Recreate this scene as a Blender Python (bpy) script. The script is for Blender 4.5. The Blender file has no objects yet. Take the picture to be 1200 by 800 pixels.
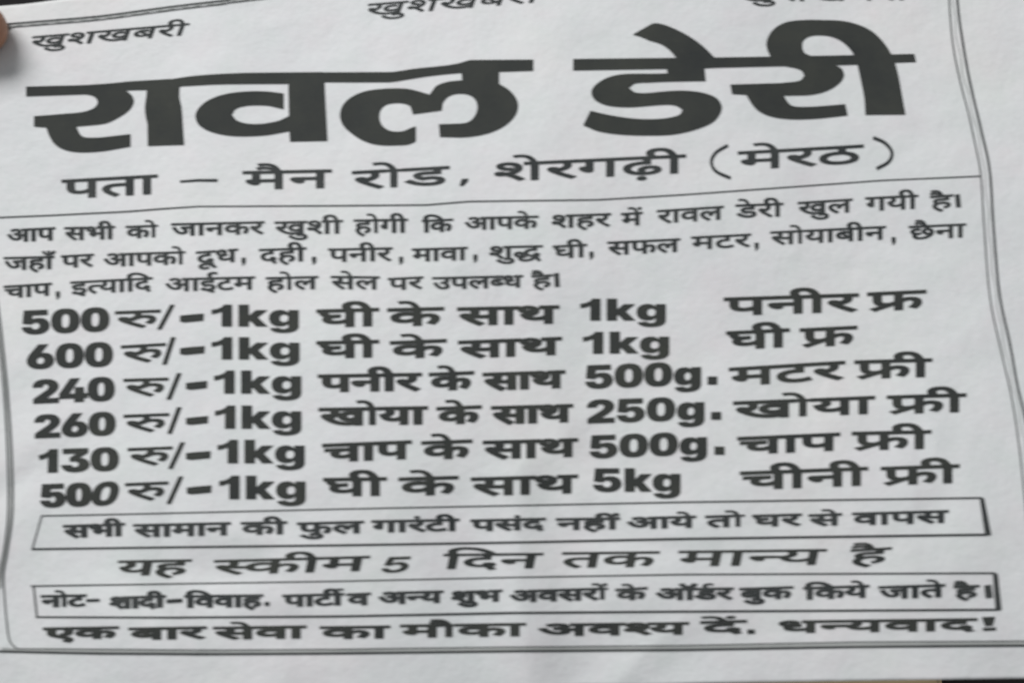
import bpy, bmesh, math, random, re
import numpy as np
from mathutils import Vector, Matrix
from mathutils.geometry import delaunay_2d_cdt

scene = bpy.context.scene
col = scene.collection

# ------------------------------------------------------------------ camera
TILT = math.radians(14.0)
DIST = 0.24
LENS = 40.0
cam_data = bpy.data.cameras.new('camera')
cam_data.lens = LENS
cam_data.sensor_width = 36.0
cam_data.clip_start = 0.01
cam_data.clip_end = 50.0
cam_data.dof.use_dof = True
cam_data.dof.focus_distance = 0.60
cam_data.dof.aperture_fstop = 40.0
cam_data.dof.aperture_ratio = 0.62
cam = bpy.data.objects.new('camera', cam_data)
cam.location = (0.0, -DIST * math.sin(TILT), DIST * math.cos(TILT))
cam.rotation_euler = (TILT, 0.0, 0.0)
col.objects.link(cam)
scene.camera = cam

# ------------------------------------------------------------------ room light
world = bpy.data.worlds.new('World')
scene.world = world
world.use_nodes = True
wbg = world.node_tree.nodes['Background']
wbg.inputs['Color'].default_value = (0.93, 0.97, 1.0, 1)
wbg.inputs['Strength'].default_value = 0.28

def area_light(name, loc, target, size, power, color):
    d = bpy.data.lights.new(name, 'AREA')
    d.shape = 'RECTANGLE'; d.size = size[0]; d.size_y = size[1]
    d.energy = power; d.color = color
    o = bpy.data.objects.new(name, d)
    o.location = loc
    o.rotation_euler = (Vector(target) - Vector(loc)).to_track_quat('-Z', 'Y').to_euler()
    col.objects.link(o)
    return o

area_light('window_light', (-1.10, 1.55, 1.95), (0, 0, 0), (1.5, 1.2), 74.0, (0.99, 0.99, 0.99))

vs = scene.view_settings
vs.view_transform = 'Standard'
vs.look = 'None'
vs.exposure = 0.0
vs.gamma = 1.0

# ------------------------------------------------------------------ materials
def principled(name, color, rough=0.6, spec=0.5):
    m = bpy.data.materials.new(name)
    m.use_nodes = True
    b = m.node_tree.nodes['Principled BSDF']
    b.inputs['Base Color'].default_value = (*color, 1)
    b.inputs['Roughness'].default_value = rough
    b.inputs['Specular IOR Level'].default_value = spec
    return m, b, m.node_tree.nodes, m.node_tree.links

def noise(nodes, links, scale, detail=3.0, rough=0.5, vec=None):
    n = nodes.new('ShaderNodeTexNoise')
    n.inputs['Scale'].default_value = scale
    n.inputs['Detail'].default_value = detail
    n.inputs['Roughness'].default_value = rough
    if vec is None:
        tc = nodes.new('ShaderNodeTexCoord'); vec = tc.outputs['Object']
    links.new(vec, n.inputs['Vector'])
    return n

def ramp(nodes, links, fac, stops):
    r = nodes.new('ShaderNodeValToRGB')
    e = r.color_ramp.elements
    e[0].position, e[0].color = stops[0][0], (*stops[0][1], 1)
    e[1].position, e[1].color = stops[-1][0], (*stops[-1][1], 1)
    for p, c in stops[1:-1]:
        k = e.new(p); k.color = (*c, 1)
    links.new(fac, r.inputs['Fac'])
    return r

# newsprint sheet
M_PAPER, b, N, L = principled('newsprint_paper', (0.7, 0.7, 0.69), 0.62, 0.25)
n1 = noise(N, L, 22.0, 4.0, 0.6)
r1 = ramp(N, L, n1.outputs['Fac'], [(0.30, (0.665, 0.676, 0.684)), (0.52, (0.695, 0.700, 0.705)), (0.72, (0.715, 0.712, 0.705))])
n2 = noise(N, L, 900.0, 3.0, 0.6)
mx = N.new('ShaderNodeMix'); mx.data_type = 'RGBA'; mx.blend_type = 'MULTIPLY'
r2 = ramp(N, L, n2.outputs['Fac'], [(0.25, (0.955, 0.955, 0.950)), (0.75, (1.0, 1.0, 1.0))])
mx.inputs['Factor'].default_value = 1.0
L.new(r1.outputs['Color'], mx.inputs['A']); L.new(r2.outputs['Color'], mx.inputs['B'])
# faint coloured mottling of recycled pulp
n5 = noise(N, L, 75.0, 4.0, 0.65); n5.noise_dimensions = '4D'; n5.inputs['W'].default_value = 3.7
r5 = ramp(N, L, n5.outputs['Fac'], [(0.30, (0.955, 0.985, 0.965)), (0.50, (1, 1, 1)), (0.70, (1.0, 0.965, 0.975))])
mx5 = N.new('ShaderNodeMix'); mx5.data_type = 'RGBA'; mx5.blend_type = 'MULTIPLY'; mx5.inputs['Factor'].default_value = 1.0
L.new(mx.outputs['Result'], mx5.inputs['A']); L.new(r5.outputs['Color'], mx5.inputs['B'])
L.new(mx5.outputs['Result'], b.inputs['Base Color'])
n3 = noise(N, L, 60.0, 5.0, 0.62)
bp = N.new('ShaderNodeBump'); bp.inputs['Strength'].default_value = 0.6; bp.inputs['Distance'].default_value = 0.0012
L.new(n3.outputs['Fac'], bp.inputs['Height'])
n4 = noise(N, L, 1500.0, 2.0, 0.5)
bp2 = N.new('ShaderNodeBump'); bp2.inputs['Strength'].default_value = 0.25; bp2.inputs['Distance'].default_value = 0.00008
L.new(n4.outputs['Fac'], bp2.inputs['Height']); L.new(bp.outputs['Normal'], bp2.inputs['Normal'])
L.new(bp2.outputs['Normal'], b.inputs['Normal'])

def ink(name, c0, c1, rough=0.55):
    m, b, N, L = principled(name, c0, 0.75, 0.12)
    n = noise(N, L, 55.0, 6.0, 0.7)
    r = ramp(N, L, n.outputs['Fac'], [(0.32, c0), (0.70, c1)])
    # paper fibres showing through thin spots of the ink
    f = noise(N, L, 1300.0, 2.0, 0.6)
    fr = ramp(N, L, f.outputs['Fac'], [(0.60, (0, 0, 0)), (0.82, (0.012, 0.012, 0.011))])
    ad = N.new('ShaderNodeMix'); ad.data_type = 'RGBA'; ad.blend_type = 'ADD'; ad.inputs['Factor'].default_value = 1.0
    L.new(r.outputs['Color'], ad.inputs['A']); L.new(fr.outputs['Color'], ad.inputs['B'])
    L.new(ad.outputs['Result'], b.inputs['Base Color'])
    return m
M_INK = ink('black_ink', (0.034, 0.037, 0.037), (0.052, 0.055, 0.048))
M_INK_FINE = ink('worn_black_ink', (0.030, 0.034, 0.035), (0.066, 0.070, 0.068))
M_TINT = ink('grey_tint_ink', (0.30, 0.31, 0.30), (0.40, 0.41, 0.40))

# ------------------------------------------------------------------ the sheet's relief
def smooth(t):
    t = np.clip(t, 0, 1)
    return t * t * (3 - 2 * t)

_r = random.Random(11)
CREASES = []
for _ in range(44):
    _y = _r.uniform(-0.082, 0.09) if _ % 3 == 0 else _r.uniform(-0.082, -0.02)
    _a = _r.uniform(0, math.pi)
    CREASES.append((_r.uniform(-0.115, 0.115), _y, math.cos(_a), math.sin(_a), _r.choice((-1, 1)) * _r.uniform(0.04, 0.14) * (1.0 if _y < -0.02 else 0.5),
                    _r.uniform(0.004, 0.010), _r.uniform(0.010, 0.028)))

def relief(x, y):
    """height in metres of the held, slightly creased sheet above its mean plane"""
    h = -0.0045 * np.clip((-y - 0.020) / 0.05, 0, 3) ** 2 * 0.75            # lower edge sags
    top = smooth((y + 0.01) / 0.05)
    low = smooth((-y - 0.015) / 0.03)
    h = h + 0.00055 * np.tanh((x + 0.072) / 0.007) * (0.3 + 0.7 * top)
    h = h + 0.00055 * np.tanh((x + 0.017) / 0.009) * top
    # vertical fold down the middle of the lower half
    s = x - 0.0050 - 0.004 * np.sin(y * 40)
    h = h + (-0.24 * np.sqrt(s * s + 0.0015 ** 2) * np.exp(-(s / 0.016) ** 2)) * (0.15 + 0.85 * low)
    # soft diagonal crease in the lower left corner
    d = (x + 0.0660) * 0.86 + (y + 0.0580) * 0.50
    w = smooth((-y - 0.046) / 0.012)
    h = h + 0.32 * np.sqrt(d * d + 0.0009 ** 2) * np.exp(-(d / 0.010) ** 2) * w
    # crease near the lower edge, right of the fold
    d2 = (x - 0.024) * 0.70 - (y + 0.066) * 0.71
    w2 = smooth((-y - 0.052) / 0.012)
    h = h - 0.16 * np.sqrt(d2 * d2 + 0.001 ** 2) * np.exp(-(d2 / 0.009) ** 2) * w2
    # handling creases: short soft ridges and valleys, more of them low on the page
    for cx, cy, ca, sa, A, wd, ln in CREASES:
        d = (x - cx) * ca + (y - cy) * sa
        s = -(x - cx) * sa + (y - cy) * ca
        h = h + A * np.sqrt(d * d + 0.0013 ** 2) * np.exp(-(d / wd) ** 2 - (s / ln) ** 2)
    # lazy waves of thin paper
    h = h + 0.0011 * np.sin(23 * x + 9 * y + 0.6) + 0.0007 * np.sin(41 * x - 17 * y + 2.0)
    h = h + 0.00022 * np.sin(120 * x + 60 * y) * np.sin(75 * y - 30 * x + 1.0)
    h = h + 0.00010 * np.sin(260 * x - 110 * y + 0.5) * np.sin(190 * y + 70 * x)
    return h

TX = 18.0 / LENS
CT, ST = math.cos(TILT), math.sin(TILT)
CAM = np.array([0.0, -DIST * ST, DIST * CT])

def on_sheet(px, py, lift=0.0, above=0.0):
    """point of the printed sheet that was measured at (px, py) on a 1200 x 800 copy of the photograph"""
    px = np.asarray(px, float); py = np.asarray(py, float)
    a = (px - 600.0) / 600.0 * TX
    b_ = -(py - 400.0) / 600.0 * TX
    dx, dy, dz = a, b_ * CT + ST, b_ * ST - CT
    z = np.zeros_like(a)
    for _ in range(8):
        t = (z + above - CAM[2]) / dz
        x = CAM[0] + dx * t; y = CAM[1] + dy * t
        z = relief(x, y)
    return np.stack([x, y, z + lift], -1)

LIFT = 0.00015

# ------------------------------------------------------------------ objects
def link(name, me, mat=None, parent=None):
    o = bpy.data.objects.new(name, me)
    col.objects.link(o)
    if mat is not None: me.materials.append(mat)
    if parent is not None: o.parent = parent
    return o

def mesh_obj(name, verts, faces, mat, parent=None, smoothed=False):
    me = bpy.data.meshes.new(name)
    me.from_pydata([tuple(v) for v in verts], [], [tuple(f) for f in faces])
    me.update()
    if smoothed:
        me.polygons.foreach_set('use_smooth', [True] * len(me.polygons))
    return link(name, me, mat, parent)

leaflet = bpy.data.objects.new('paper_leaflet', None)
col.objects.link(leaflet)
leaflet['label'] = 'creased pale grey leaflet printed in black Hindi lettering, held by a thumb at left'
leaflet['category'] = 'leaflet'

# sheet: a closed thin slab that follows the relief
def edge_top(x):
    return np.interp(x, [-80, 0, 30, 72, 200, 600, 1180, 1330], [14, 7.5, 5.0, -0.5, -16, -58, -104, -112])
def edge_bottom(x):
    return np.interp(x, [-80, 0, 300, 560, 650, 690, 760, 830, 1000, 1100, 1200, 1330],
                        [813, 810, 808, 806, 804, 802, 802.5, 800, 797.2, 795.8, 794.3, 793])
NX, NY = 380, 240
gx = np.linspace(-62, 1300, NX)
gt = np.linspace(0, 1, NY)
PX = np.repeat(gx[None, :], NY, 0)
PY = edge_top(gx)[None, :] * (1 - gt[:, None]) + edge_bottom(gx)[None, :] * gt[:, None]
PX = PX + np.sin(PY * 0.013) * 3
P = on_sheet(PX, PY)
n = NX * NY
vt = P.reshape(-1, 3); vb = vt.copy(); vb[:, 2] -= 0.00012
V = np.concatenate([vt, vb])
F = []
for j in range(NY - 1):
    for i in range(NX - 1):
        a = j * NX + i
        F.append((a, a + NX, a + NX + 1, a + 1))
        F.append((n + a, n + a + 1, n + a + NX + 1, n + a + NX))
for i in range(NX - 1):
    F.append((i, i + 1, n + i + 1, n + i))
    a = (NY - 1) * NX + i
    F.append((a + 1, a, n + a, n + a + 1))
for j in range(NY - 1):
    a = j * NX
    F.append((a + NX, a, n + a, n + a + NX))
    a = j * NX + NX - 1
    F.append((a, a + NX, n + a + NX, n + a))
sheet = mesh_obj('sheet', V, F, M_PAPER, leaflet, True)

# ------------------------------------------------------------------ lettering outlines
GLYPHS = {
'अ': (764, ['470,218 465,175 450,141 424,114 392,95 354,84 312,80 257,87 206,108 159,144 115,196 71,267 29,356 100,382 145,287 193,214 228,180 265,160 305,153 340,157 367,170 385,193 391,227 386,262 370,293 347,321 318,347 290,343 260,341 255,411 296,415 328,423 352,435 373,461 380,494 374,525 356,546 331,558 302,562 267,560 235,552 204,540 171,525 146,594 175,608 210,620 252,629 298,632 346,628 386,615 418,593 441,565 454,532 459,495 452,447 429,407 392,375 412,355 450,351 486,350 516,351 543,353 594,363 594,551 521,551 521,622 779,622 779,551 675,551 675,0 594,0 594,290 547,282 498,279 479,280 455,282 466,251']),
'आ': (1023, ['470,218 465,175 450,141 424,114 392,95 354,84 312,80 257,87 206,108 159,144 115,196 71,267 29,356 100,382 145,287 193,214 228,180 265,160 305,153 340,157 367,170 385,193 391,227 386,262 370,293 347,321 318,347 290,343 260,341 255,411 296,415 328,423 352,435 373,461 380,494 374,525 356,546 331,558 302,562 267,560 235,552 204,540 171,525 146,594 175,608 210,620 252,629 298,632 346,628 386,615 418,593 441,565 454,532 459,495 452,447 429,407 392,375 412,355 450,351 486,350 516,351 543,353 594,363 594,551 521,551 521,622 1038,622 1038,551 934,551 934,0 853,0 853,551 675,551 675,0 594,0 594,290 547,282 498,279 479,280 455,282 466,251']),
'इ': (491, ['271,222 242,220 213,215 186,207 161,197 118,228 82,263 58,304 50,352 52,378 60,400 72,418 87,433 112,448 141,458 176,463 221,465 314,465 314,551 0,551 0,622 505,622 505,551 395,551 395,394 211,394 184,393 167,391 155,387 145,381 134,366 130,347 134,325 144,306 174,277 222,290 275,294 322,290 363,277 398,256 425,228 442,194 447,154 442,114 429,80 406,52 374,30 335,14 289,4 350,-19 415,-40 382,-110 326,-83 273,-56 223,-27 176,1 123,7 82,18 57,37 48,65 51,85 62,102 78,112 101,116 121,113 142,106 166,91 194,70 219,68 281,73 328,88 349,105 362,126 366,153 360,182 342,204 312,218']),
'ई': (491, ['271,222 242,220 213,215 186,207 161,197 118,228 82,263 58,304 50,352 52,378 60,400 72,418 87,433 112,448 141,458 176,463 221,465 314,465 314,551 0,551 0,622 505,622 505,551 395,551 395,394 211,394 184,393 167,391 155,387 145,381 134,366 130,347 134,325 144,306 174,277 222,290 275,294 322,290 363,277 398,256 425,228 442,194 447,154 442,114 429,80 406,52 374,30 335,14 289,4 350,-19 415,-40 382,-110 326,-83 273,-56 223,-27 176,1 123,7 82,18 57,37 48,65 51,85 62,102 78,112 101,116 121,113 142,106 166,91 194,70 219,68 281,73 328,88 349,105 362,126 366,153 360,182 342,204 312,218','293,615 274,651 258,688 247,726 243,762 248,803 263,836 288,862 320,881 356,892 398,896 429,894 457,890 482,882 504,872 482,806 446,821 426,826 405,827 370,821 344,804 328,779 323,747 326,714 336,682 353,650 375,615']),
'उ': (548, ['0,622 563,622 563,551 453,551 477,510 485,464 476,409 450,364 406,328 440,293 470,254 492,207 499,152 493,106 476,68 450,38 415,17 374,4 328,0 272,8 220,30 169,71 120,130 74,210 29,313 100,338 129,265 162,200 196,148 234,108 276,82 320,74 357,79 388,92 402,108 411,131 414,160 408,199 392,236 365,269 329,301 298,296 264,294 259,364 304,368 341,376 368,390 388,409 400,433 404,463 400,491 389,516 372,536 351,551 0,551']),
'ए': (553, ['568,551 474,551 474,380 472,334 466,299 456,271 441,246 411,219 372,201 323,192 307,266 327,270 344,276 359,282 370,292 380,305 388,322 392,345 393,380 393,551 160,551 160,353 161,311 163,278 168,252 176,230 188,212 206,196 230,179 260,160 370,98 424,63 460,30 479,-7 486,-53 482,-92 470,-128 454,-160 439,-184 367,-142 392,-100 400,-77 403,-55 401,-37 395,-22 383,-6 363,10 333,31 290,56 203,106 167,129 136,154 112,180 95,212 83,256 79,316 79,551 0,551 0,622 568,622']),
'ऑ': (1023, ['470,218 465,175 450,141 424,114 392,95 354,84 312,80 257,87 206,108 159,144 115,196 71,267 29,356 100,382 145,287 193,214 228,180 265,160 305,153 340,157 367,170 385,193 391,227 386,262 370,293 347,321 318,347 290,343 260,341 255,411 296,415 328,423 352,435 373,461 380,494 374,525 356,546 331,558 302,562 267,560 235,552 204,540 171,525 146,594 175,608 210,620 252,629 298,632 346,628 386,615 418,593 441,565 454,532 459,495 452,447 429,407 392,375 412,355 450,351 486,350 516,351 543,353 594,363 594,551 521,551 521,622 1038,622 1038,551 934,551 934,0 853,0 853,551 675,551 675,0 594,0 594,290 547,282 498,279 479,280 455,282 466,251','1063,863 1044,803 1019,756 986,722 948,698 905,685 856,680 810,685 768,700 730,724 696,760 667,806 642,863 713,887 741,826 772,783 811,758 859,749 894,753 922,765 944,786 968,830 987,889']),
'क': (762, ['777,551 452,551 452,349 486,377 525,393 569,399 610,394 645,381 675,358 698,326 711,286 716,239 712,192 701,141 681,90 651,39 579,80 602,114 620,154 632,196 636,237 631,278 616,307 593,324 562,330 526,322 489,298 452,258 452,0 371,0 371,174 344,154 312,136 272,122 226,118 180,123 138,137 100,161 71,194 52,238 46,290 52,340 70,382 101,417 141,443 189,459 244,464 268,463 296,460 321,457 339,454 333,381 315,385 292,388 269,390 249,391 198,384 159,365 135,334 127,292 130,260 141,234 158,214 190,194 228,188 270,193 306,209 340,232 371,260 371,551 0,551 0,622 777,622']),
'ख': (818, ['729,551 729,0 648,0 648,45 611,28 572,16 530,9 488,7 417,13 348,31 282,60 216,104 150,164 85,239 62,271 49,296 42,318 40,338 44,358 55,376 75,389 104,393 127,390 148,382 165,368 181,350 199,372 210,398 215,428 217,458 214,508 209,530 201,551 0,551 0,622 833,622 833,551','534,232 568,236 598,246 625,262 648,280 648,551 281,551 294,509 298,458 294,407 282,364 263,328 221,285 166,253 238,179 314,124 368,99 426,84 490,79 532,82 572,89 610,102 648,122 648,198 623,185 593,174 559,166 521,164 476,169 436,184 403,207 378,238 361,276 356,319 361,364 377,402 404,432 439,455 482,468 531,473 550,472 575,470 599,467 616,463 610,394 576,401 540,404 497,398 464,382 444,354 437,316 444,279 464,252 496,237']),
'ग': (563, ['208,551 208,234 205,211 196,193 180,182 160,178 134,183 106,199 81,222 60,250 46,280 41,308 44,329 54,345 73,356 102,359 127,359 127,551 0,551 0,622 578,622 578,551 474,551 474,0 393,0 393,551']),
'घ': (591, ['605,551 502,551 502,0 421,0 421,166 388,148 352,132 310,122 259,118 211,123 169,136 134,158 107,188 91,224 86,266 88,294 96,320 109,344 128,366 92,389 65,420 48,457 42,497 44,526 52,551 0,551 0,622 605,622','167,269 174,233 195,208 227,193 267,188 316,193 358,210 393,233 421,260 421,551 145,551 128,525 123,494 128,461 144,437 169,421 200,412 230,417 263,419 288,418 308,417 302,347 287,348 273,348 229,343 196,328 174,303']),
'च': (634, ['649,551 545,551 545,0 465,0 465,165 436,148 403,133 364,122 317,118 269,123 227,137 190,161 163,193 146,231 141,275 144,303 154,330 168,353 185,371 38,369 38,441 331,441 367,440 382,440 389,440 382,370 350,370 298,364 256,346 237,327 225,303 221,274 228,236 250,210 281,193 317,188 363,193 402,210 436,233 465,260 465,551 0,551 0,622 649,622']),
'छ': (701, ['296,70 370,78 436,102 493,139 536,187 565,245 574,310 568,353 551,388 524,411 487,419 458,414 438,401 428,381 424,358 431,328 450,300 485,278 535,261 502,198 453,215 414,237 384,262 356,307 347,356 354,400 374,438 408,466 455,481 455,551 0,551 0,622 715,622 715,551 535,551 535,477 582,457 620,422 638,391 649,353 653,308 647,251 628,195 598,143 556,96 505,56 444,26 374,6 296,0 237,5 188,18 150,42 123,72 106,107 101,147 103,168 108,190 118,212 132,231 95,254 66,284 49,319 43,359 48,396 63,427 88,451 121,469 160,479 206,483 225,482 249,480 272,477 288,473 282,404 250,412 232,414 212,415 174,411 146,399 130,378 124,350 130,324 146,305 171,291 202,281 232,288 266,290 289,289 308,287 302,217 288,218 276,218 235,214 206,200 188,179 182,148 190,113 213,89 249,75']),
'ज': (742, ['653,551 653,0 572,0 572,370 435,370 400,371 378,373 410,340 436,303 452,262 458,218 453,176 438,141 414,114 384,95 348,84 310,80 258,88 209,110 162,151 117,212 74,294 31,401 102,426 133,344 165,276 198,222 232,184 268,161 306,153 335,157 358,170 374,193 379,227 371,270 348,310 314,346 273,377 302,441 572,441 572,551 0,551 0,622 757,622 757,551']),
'ट': (504, ['519,551 371,551 371,349 316,349 272,347 236,341 206,331 181,318 150,290 132,255 126,215 132,171 148,136 173,108 206,89 243,78 283,74 333,77 375,86 414,101 455,121 482,47 437,29 388,14 338,3 286,0 221,6 162,26 114,58 77,101 54,155 46,220 50,261 61,298 80,330 119,369 170,397 227,414 288,420 290,420 290,551 0,551 0,622 519,622']),
'ठ': (585, ['600,551 371,551 371,414 420,391 462,362 495,328 519,288 534,245 539,198 535,154 524,116 506,84 468,47 418,20 360,5 297,0 227,6 166,25 115,56 77,99 54,152 46,216 50,258 61,296 80,328 119,368 170,397 227,414 287,420 290,420 290,551 0,551 0,622 600,622','293,72 338,75 377,86 411,102 437,127 453,159 458,200 451,246 429,286 393,321 343,349 308,349 262,346 221,337 187,321 162,301 142,276 130,246 126,210 131,167 147,133 174,106 208,87 248,76']),
'ड': (577, ['358,222 329,220 300,215 272,207 248,197 205,228 169,263 145,304 137,352 140,378 147,400 159,418 174,433 199,448 228,458 264,463 308,465 401,465 401,551 0,551 0,622 592,622 592,551 482,551 482,394 298,394 272,393 254,391 242,387 232,381 221,366 217,347 220,325 231,306 261,277 309,290 362,294 409,290 450,277 485,256 512,228 529,194 534,154 529,112 512,75 485,44 447,19 397,5 337,0 274,5 215,20 162,44 89,94 25,158 86,207 144,148 202,106 266,82 337,74 388,79 424,94 446,118 453,152 447,183 428,204 399,218']),
'ढ': (563, ['307,0 234,7 170,28 118,61 79,106 61,143 50,185 46,231 50,275 62,314 82,348 124,390 177,420 238,439 305,446 305,551 0,551 0,622 577,622 577,551 385,551 385,375 346,375 289,373 248,366 215,356 188,341 162,319 142,292 130,259 126,221 134,168 158,126 196,95 248,75 237,116 233,157 237,190 250,221 270,248 298,270 335,283 380,288 425,283 460,270 488,248 508,221 519,190 523,157 517,113 497,75 466,44 422,19 370,5','306,140 310,104 323,70 373,76 413,94 439,121 448,157 444,184 430,204 410,217 385,221 353,216 328,200 312,174']),
'त': (570, ['481,551 481,0 400,0 400,328 291,328 238,326 200,322 172,313 150,299 132,274 126,237 135,189 163,142 208,94 271,40 217,-12 173,28 132,68 96,109 68,151 51,195 45,242 48,275 58,305 74,330 93,351 125,373 163,388 211,396 272,399 400,399 400,551 0,551 0,622 584,622 584,551']),
'थ': (642, ['553,551 553,0 472,0 472,180 440,162 403,146 359,136 308,132 254,137 206,154 164,180 128,218 101,265 83,322 140,337 185,356 216,378 238,403 251,433 255,467 249,511 232,542 205,562 171,568 148,565 130,556 118,541 114,521 123,492 150,472 195,461 187,391 129,405 84,430 63,454 50,483 46,519 50,553 62,581 82,604 123,625 172,632 212,628 250,614 285,592 312,561 330,520 336,469 332,423 318,383 296,349 248,307 182,274 206,243 234,220 268,207 314,203 362,208 403,223 439,246 472,275 472,551 390,551 390,622 656,622 656,551']),
'द': (520, ['413,-58 373,11 356,44 342,73 316,70 287,68 245,71 202,78 162,92 124,112 92,140 68,176 51,219 46,272 50,313 62,348 79,377 102,401 139,426 183,443 234,453 290,456 295,456 295,551 0,551 0,622 534,622 534,551 376,551 376,385 327,385 275,383 234,378 201,369 173,355 153,338 138,317 129,292 126,262 130,229 144,200 166,174 197,155 237,144 287,140 299,140 312,141 308,160 306,176 311,206 327,226 349,236 373,240 411,234 438,216 455,190 461,162 457,134 446,112 430,97 410,86 438,36 457,9 480,-24']),
'ध': (615, ['630,551 526,551 526,0 445,0 445,150 413,132 378,116 336,106 283,103 235,108 193,121 158,144 132,173 116,209 111,251 113,278 120,303 132,327 148,348 105,370 72,402 49,442 42,493 47,531 60,564 83,592 113,614 147,628 187,632 236,625 276,604 302,572 311,531 301,486 271,443 210,482 219,492 226,504 230,526 228,541 220,554 206,565 184,568 158,562 136,546 121,521 116,489 120,460 132,438 149,421 172,409 197,402 223,397 254,403 288,405 312,404 324,403 333,402 326,332 312,333 298,333 253,328 220,312 198,288 191,254 198,218 220,193 252,178 292,173 341,178 382,194 416,218 445,245 445,551 383,551 383,622 630,622']),
'न': (555, ['0,622 569,622 569,551 466,551 466,0 385,0 385,298 204,298 204,244 200,220 190,202 174,192 153,188 128,193 102,209 77,232 56,260 42,290 37,318 40,339 50,355 69,366 98,369 385,369 385,551 0,551']),
'प': (568, ['479,551 479,0 398,0 398,191 368,174 335,159 298,149 254,146 216,149 182,160 152,175 128,194 106,223 91,258 82,301 79,358 79,551 0,551 0,622 583,622 583,551','398,551 160,551 160,369 161,332 163,304 167,282 172,266 180,252 190,240 220,223 263,217 302,222 338,236 370,256 398,280']),
'फ': (771, ['460,551 460,349 486,370 514,386 544,396 578,399 619,394 654,381 684,358 707,326 720,286 725,239 721,192 710,141 690,90 660,39 588,80 611,114 629,154 641,196 645,237 640,278 625,307 601,324 570,330 534,322 498,298 460,257 460,0 379,0 379,193 353,175 323,160 288,150 248,146 210,150 176,160 147,177 125,197 104,228 90,262 82,302 79,354 79,551 0,551 0,622 786,622 786,551','160,551 160,360 162,313 166,281 174,259 188,240 213,223 248,217 287,221 321,234 352,254 379,278 379,551']),
'ब': (571, ['585,551 482,551 482,0 401,0 401,165 371,148 336,132 293,122 241,118 188,123 140,139 101,164 71,198 52,238 46,286 53,339 73,383 106,418 151,444 204,459 265,464 280,464 299,462 338,459 356,457 369,454 363,385 318,392 268,395 230,392 365,224 401,256 401,551 0,551 0,622 585,622','127,287 131,255 142,229 160,210 198,190 242,184 276,187 308,195 168,370 145,348 132,321']),
'भ': (703, ['174,632 209,629 240,622 267,607 291,586 307,563 320,533 329,492 332,437 332,321 533,321 533,551 402,551 402,622 717,622 717,551 614,551 614,0 533,0 533,250 332,250 332,213 328,185 318,166 302,155 283,151 264,154 243,164 223,178 204,196 188,216 175,237 167,258 164,278 167,295 178,308 196,318 224,321 253,321 253,426 252,468 248,498 242,520 232,538 206,560 169,568 145,565 128,555 118,540 114,521 120,496 138,478 169,466 218,460 210,389 163,396 124,408 90,426 66,450 51,481 46,520 50,556 63,584 84,606 126,625']),
'म': (598, ['509,551 509,0 428,0 428,250 207,250 207,213 203,185 192,166 177,155 159,151 140,154 119,164 99,178 80,196 64,216 50,237 42,258 39,278 42,295 52,308 71,318 100,321 126,321 126,551 0,551 0,622 612,622 612,551','428,551 207,551 207,321 428,321']),
'य': (580, ['595,622 595,551 491,551 491,0 410,0 410,179 379,162 343,146 301,136 253,132 197,139 148,159 108,192 75,237 52,291 38,353 92,369 130,390 152,418 160,457 157,484 148,509 136,532 123,551 0,551 0,622','129,301 152,258 180,228 215,209 259,203 306,208 346,224 380,247 410,274 410,551 211,551 233,498 240,445 233,396 212,355 178,324']),
'र': (409, ['395,42 341,-12 284,37 230,87 181,136 138,181 102,222 75,256 57,284 46,305 42,323 40,340 44,358 55,376 75,389 104,393 127,390 148,382 165,368 181,349 215,372 238,399 252,431 256,468 251,514 246,534 239,551 0,551 0,622 424,622 424,551 320,551 332,510 336,458 330,407 314,365 288,330 254,300 213,276 167,254 216,201 272,146 332,93']),
'ल': (678, ['0,551 0,622 693,622 693,551 589,551 589,0 508,0 508,355 494,356 470,353 445,344 420,327 397,300 375,262 356,208 279,232 293,275 311,313 287,329 263,342 238,350 209,353 174,347 148,330 131,304 126,271 131,234 148,198 174,163 210,126 255,86 309,40 255,-12 200,37 149,84 106,129 73,176 52,224 45,275 51,323 70,362 97,390 131,410 168,422 204,426 246,422 284,412 320,394 354,370 396,401 444,420 499,426 508,426 508,551']),
'व': (556, ['571,551 467,551 467,0 387,0 387,165 358,148 324,132 282,122 233,118 182,123 137,139 99,164 70,198 52,238 46,286 52,339 72,383 104,418 146,444 196,459 255,464 270,464 288,462 326,459 342,457 354,454 349,381 306,388 259,391 221,388 188,379 162,364 143,343 131,318 127,287 131,256 141,231 158,212 193,194 235,188 283,194 324,210 359,234 387,260 387,551 0,551 0,622 571,622']),
'श': (680, ['122,189 90,193 64,206 46,227 40,255 44,280 58,299 78,310 104,314 122,312 142,306 164,295 191,276 236,299 273,335 291,366 301,402 305,443 298,493 276,532 242,558 199,566 172,563 153,552 142,537 138,516 140,500 148,484 162,467 186,454 221,444 270,440 253,370 196,378 149,394 112,418 87,447 71,480 66,517 70,549 82,577 102,600 129,618 163,628 204,632 250,627 292,610 329,584 358,546 378,499 384,440 375,374 350,312 308,260 254,221 298,180 341,134 380,88 414,43 350,-1 301,65 258,118 217,160 179,194 151,190','591,551 591,0 510,0 510,551 421,551 421,622 695,622 695,551']),
'स': (676, ['587,551 587,0 506,0 506,266 448,254 416,252 380,251 337,253 292,258 248,267 212,277 191,264 167,253 212,200 264,146 320,92 380,42 326,-12 272,37 220,87 174,136 133,181 99,222 73,256 55,284 46,305 41,323 40,340 44,358 55,376 75,389 104,393 127,390 148,382 165,368 181,350 199,372 210,398 215,428 217,458 216,486 212,512 207,534 201,551 0,551 0,622 691,622 691,551','369,322 406,323 440,326 472,331 506,339 506,551 281,551 288,532 293,511 297,486 298,458 296,419 288,385 277,356 262,333 315,325']),
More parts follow.
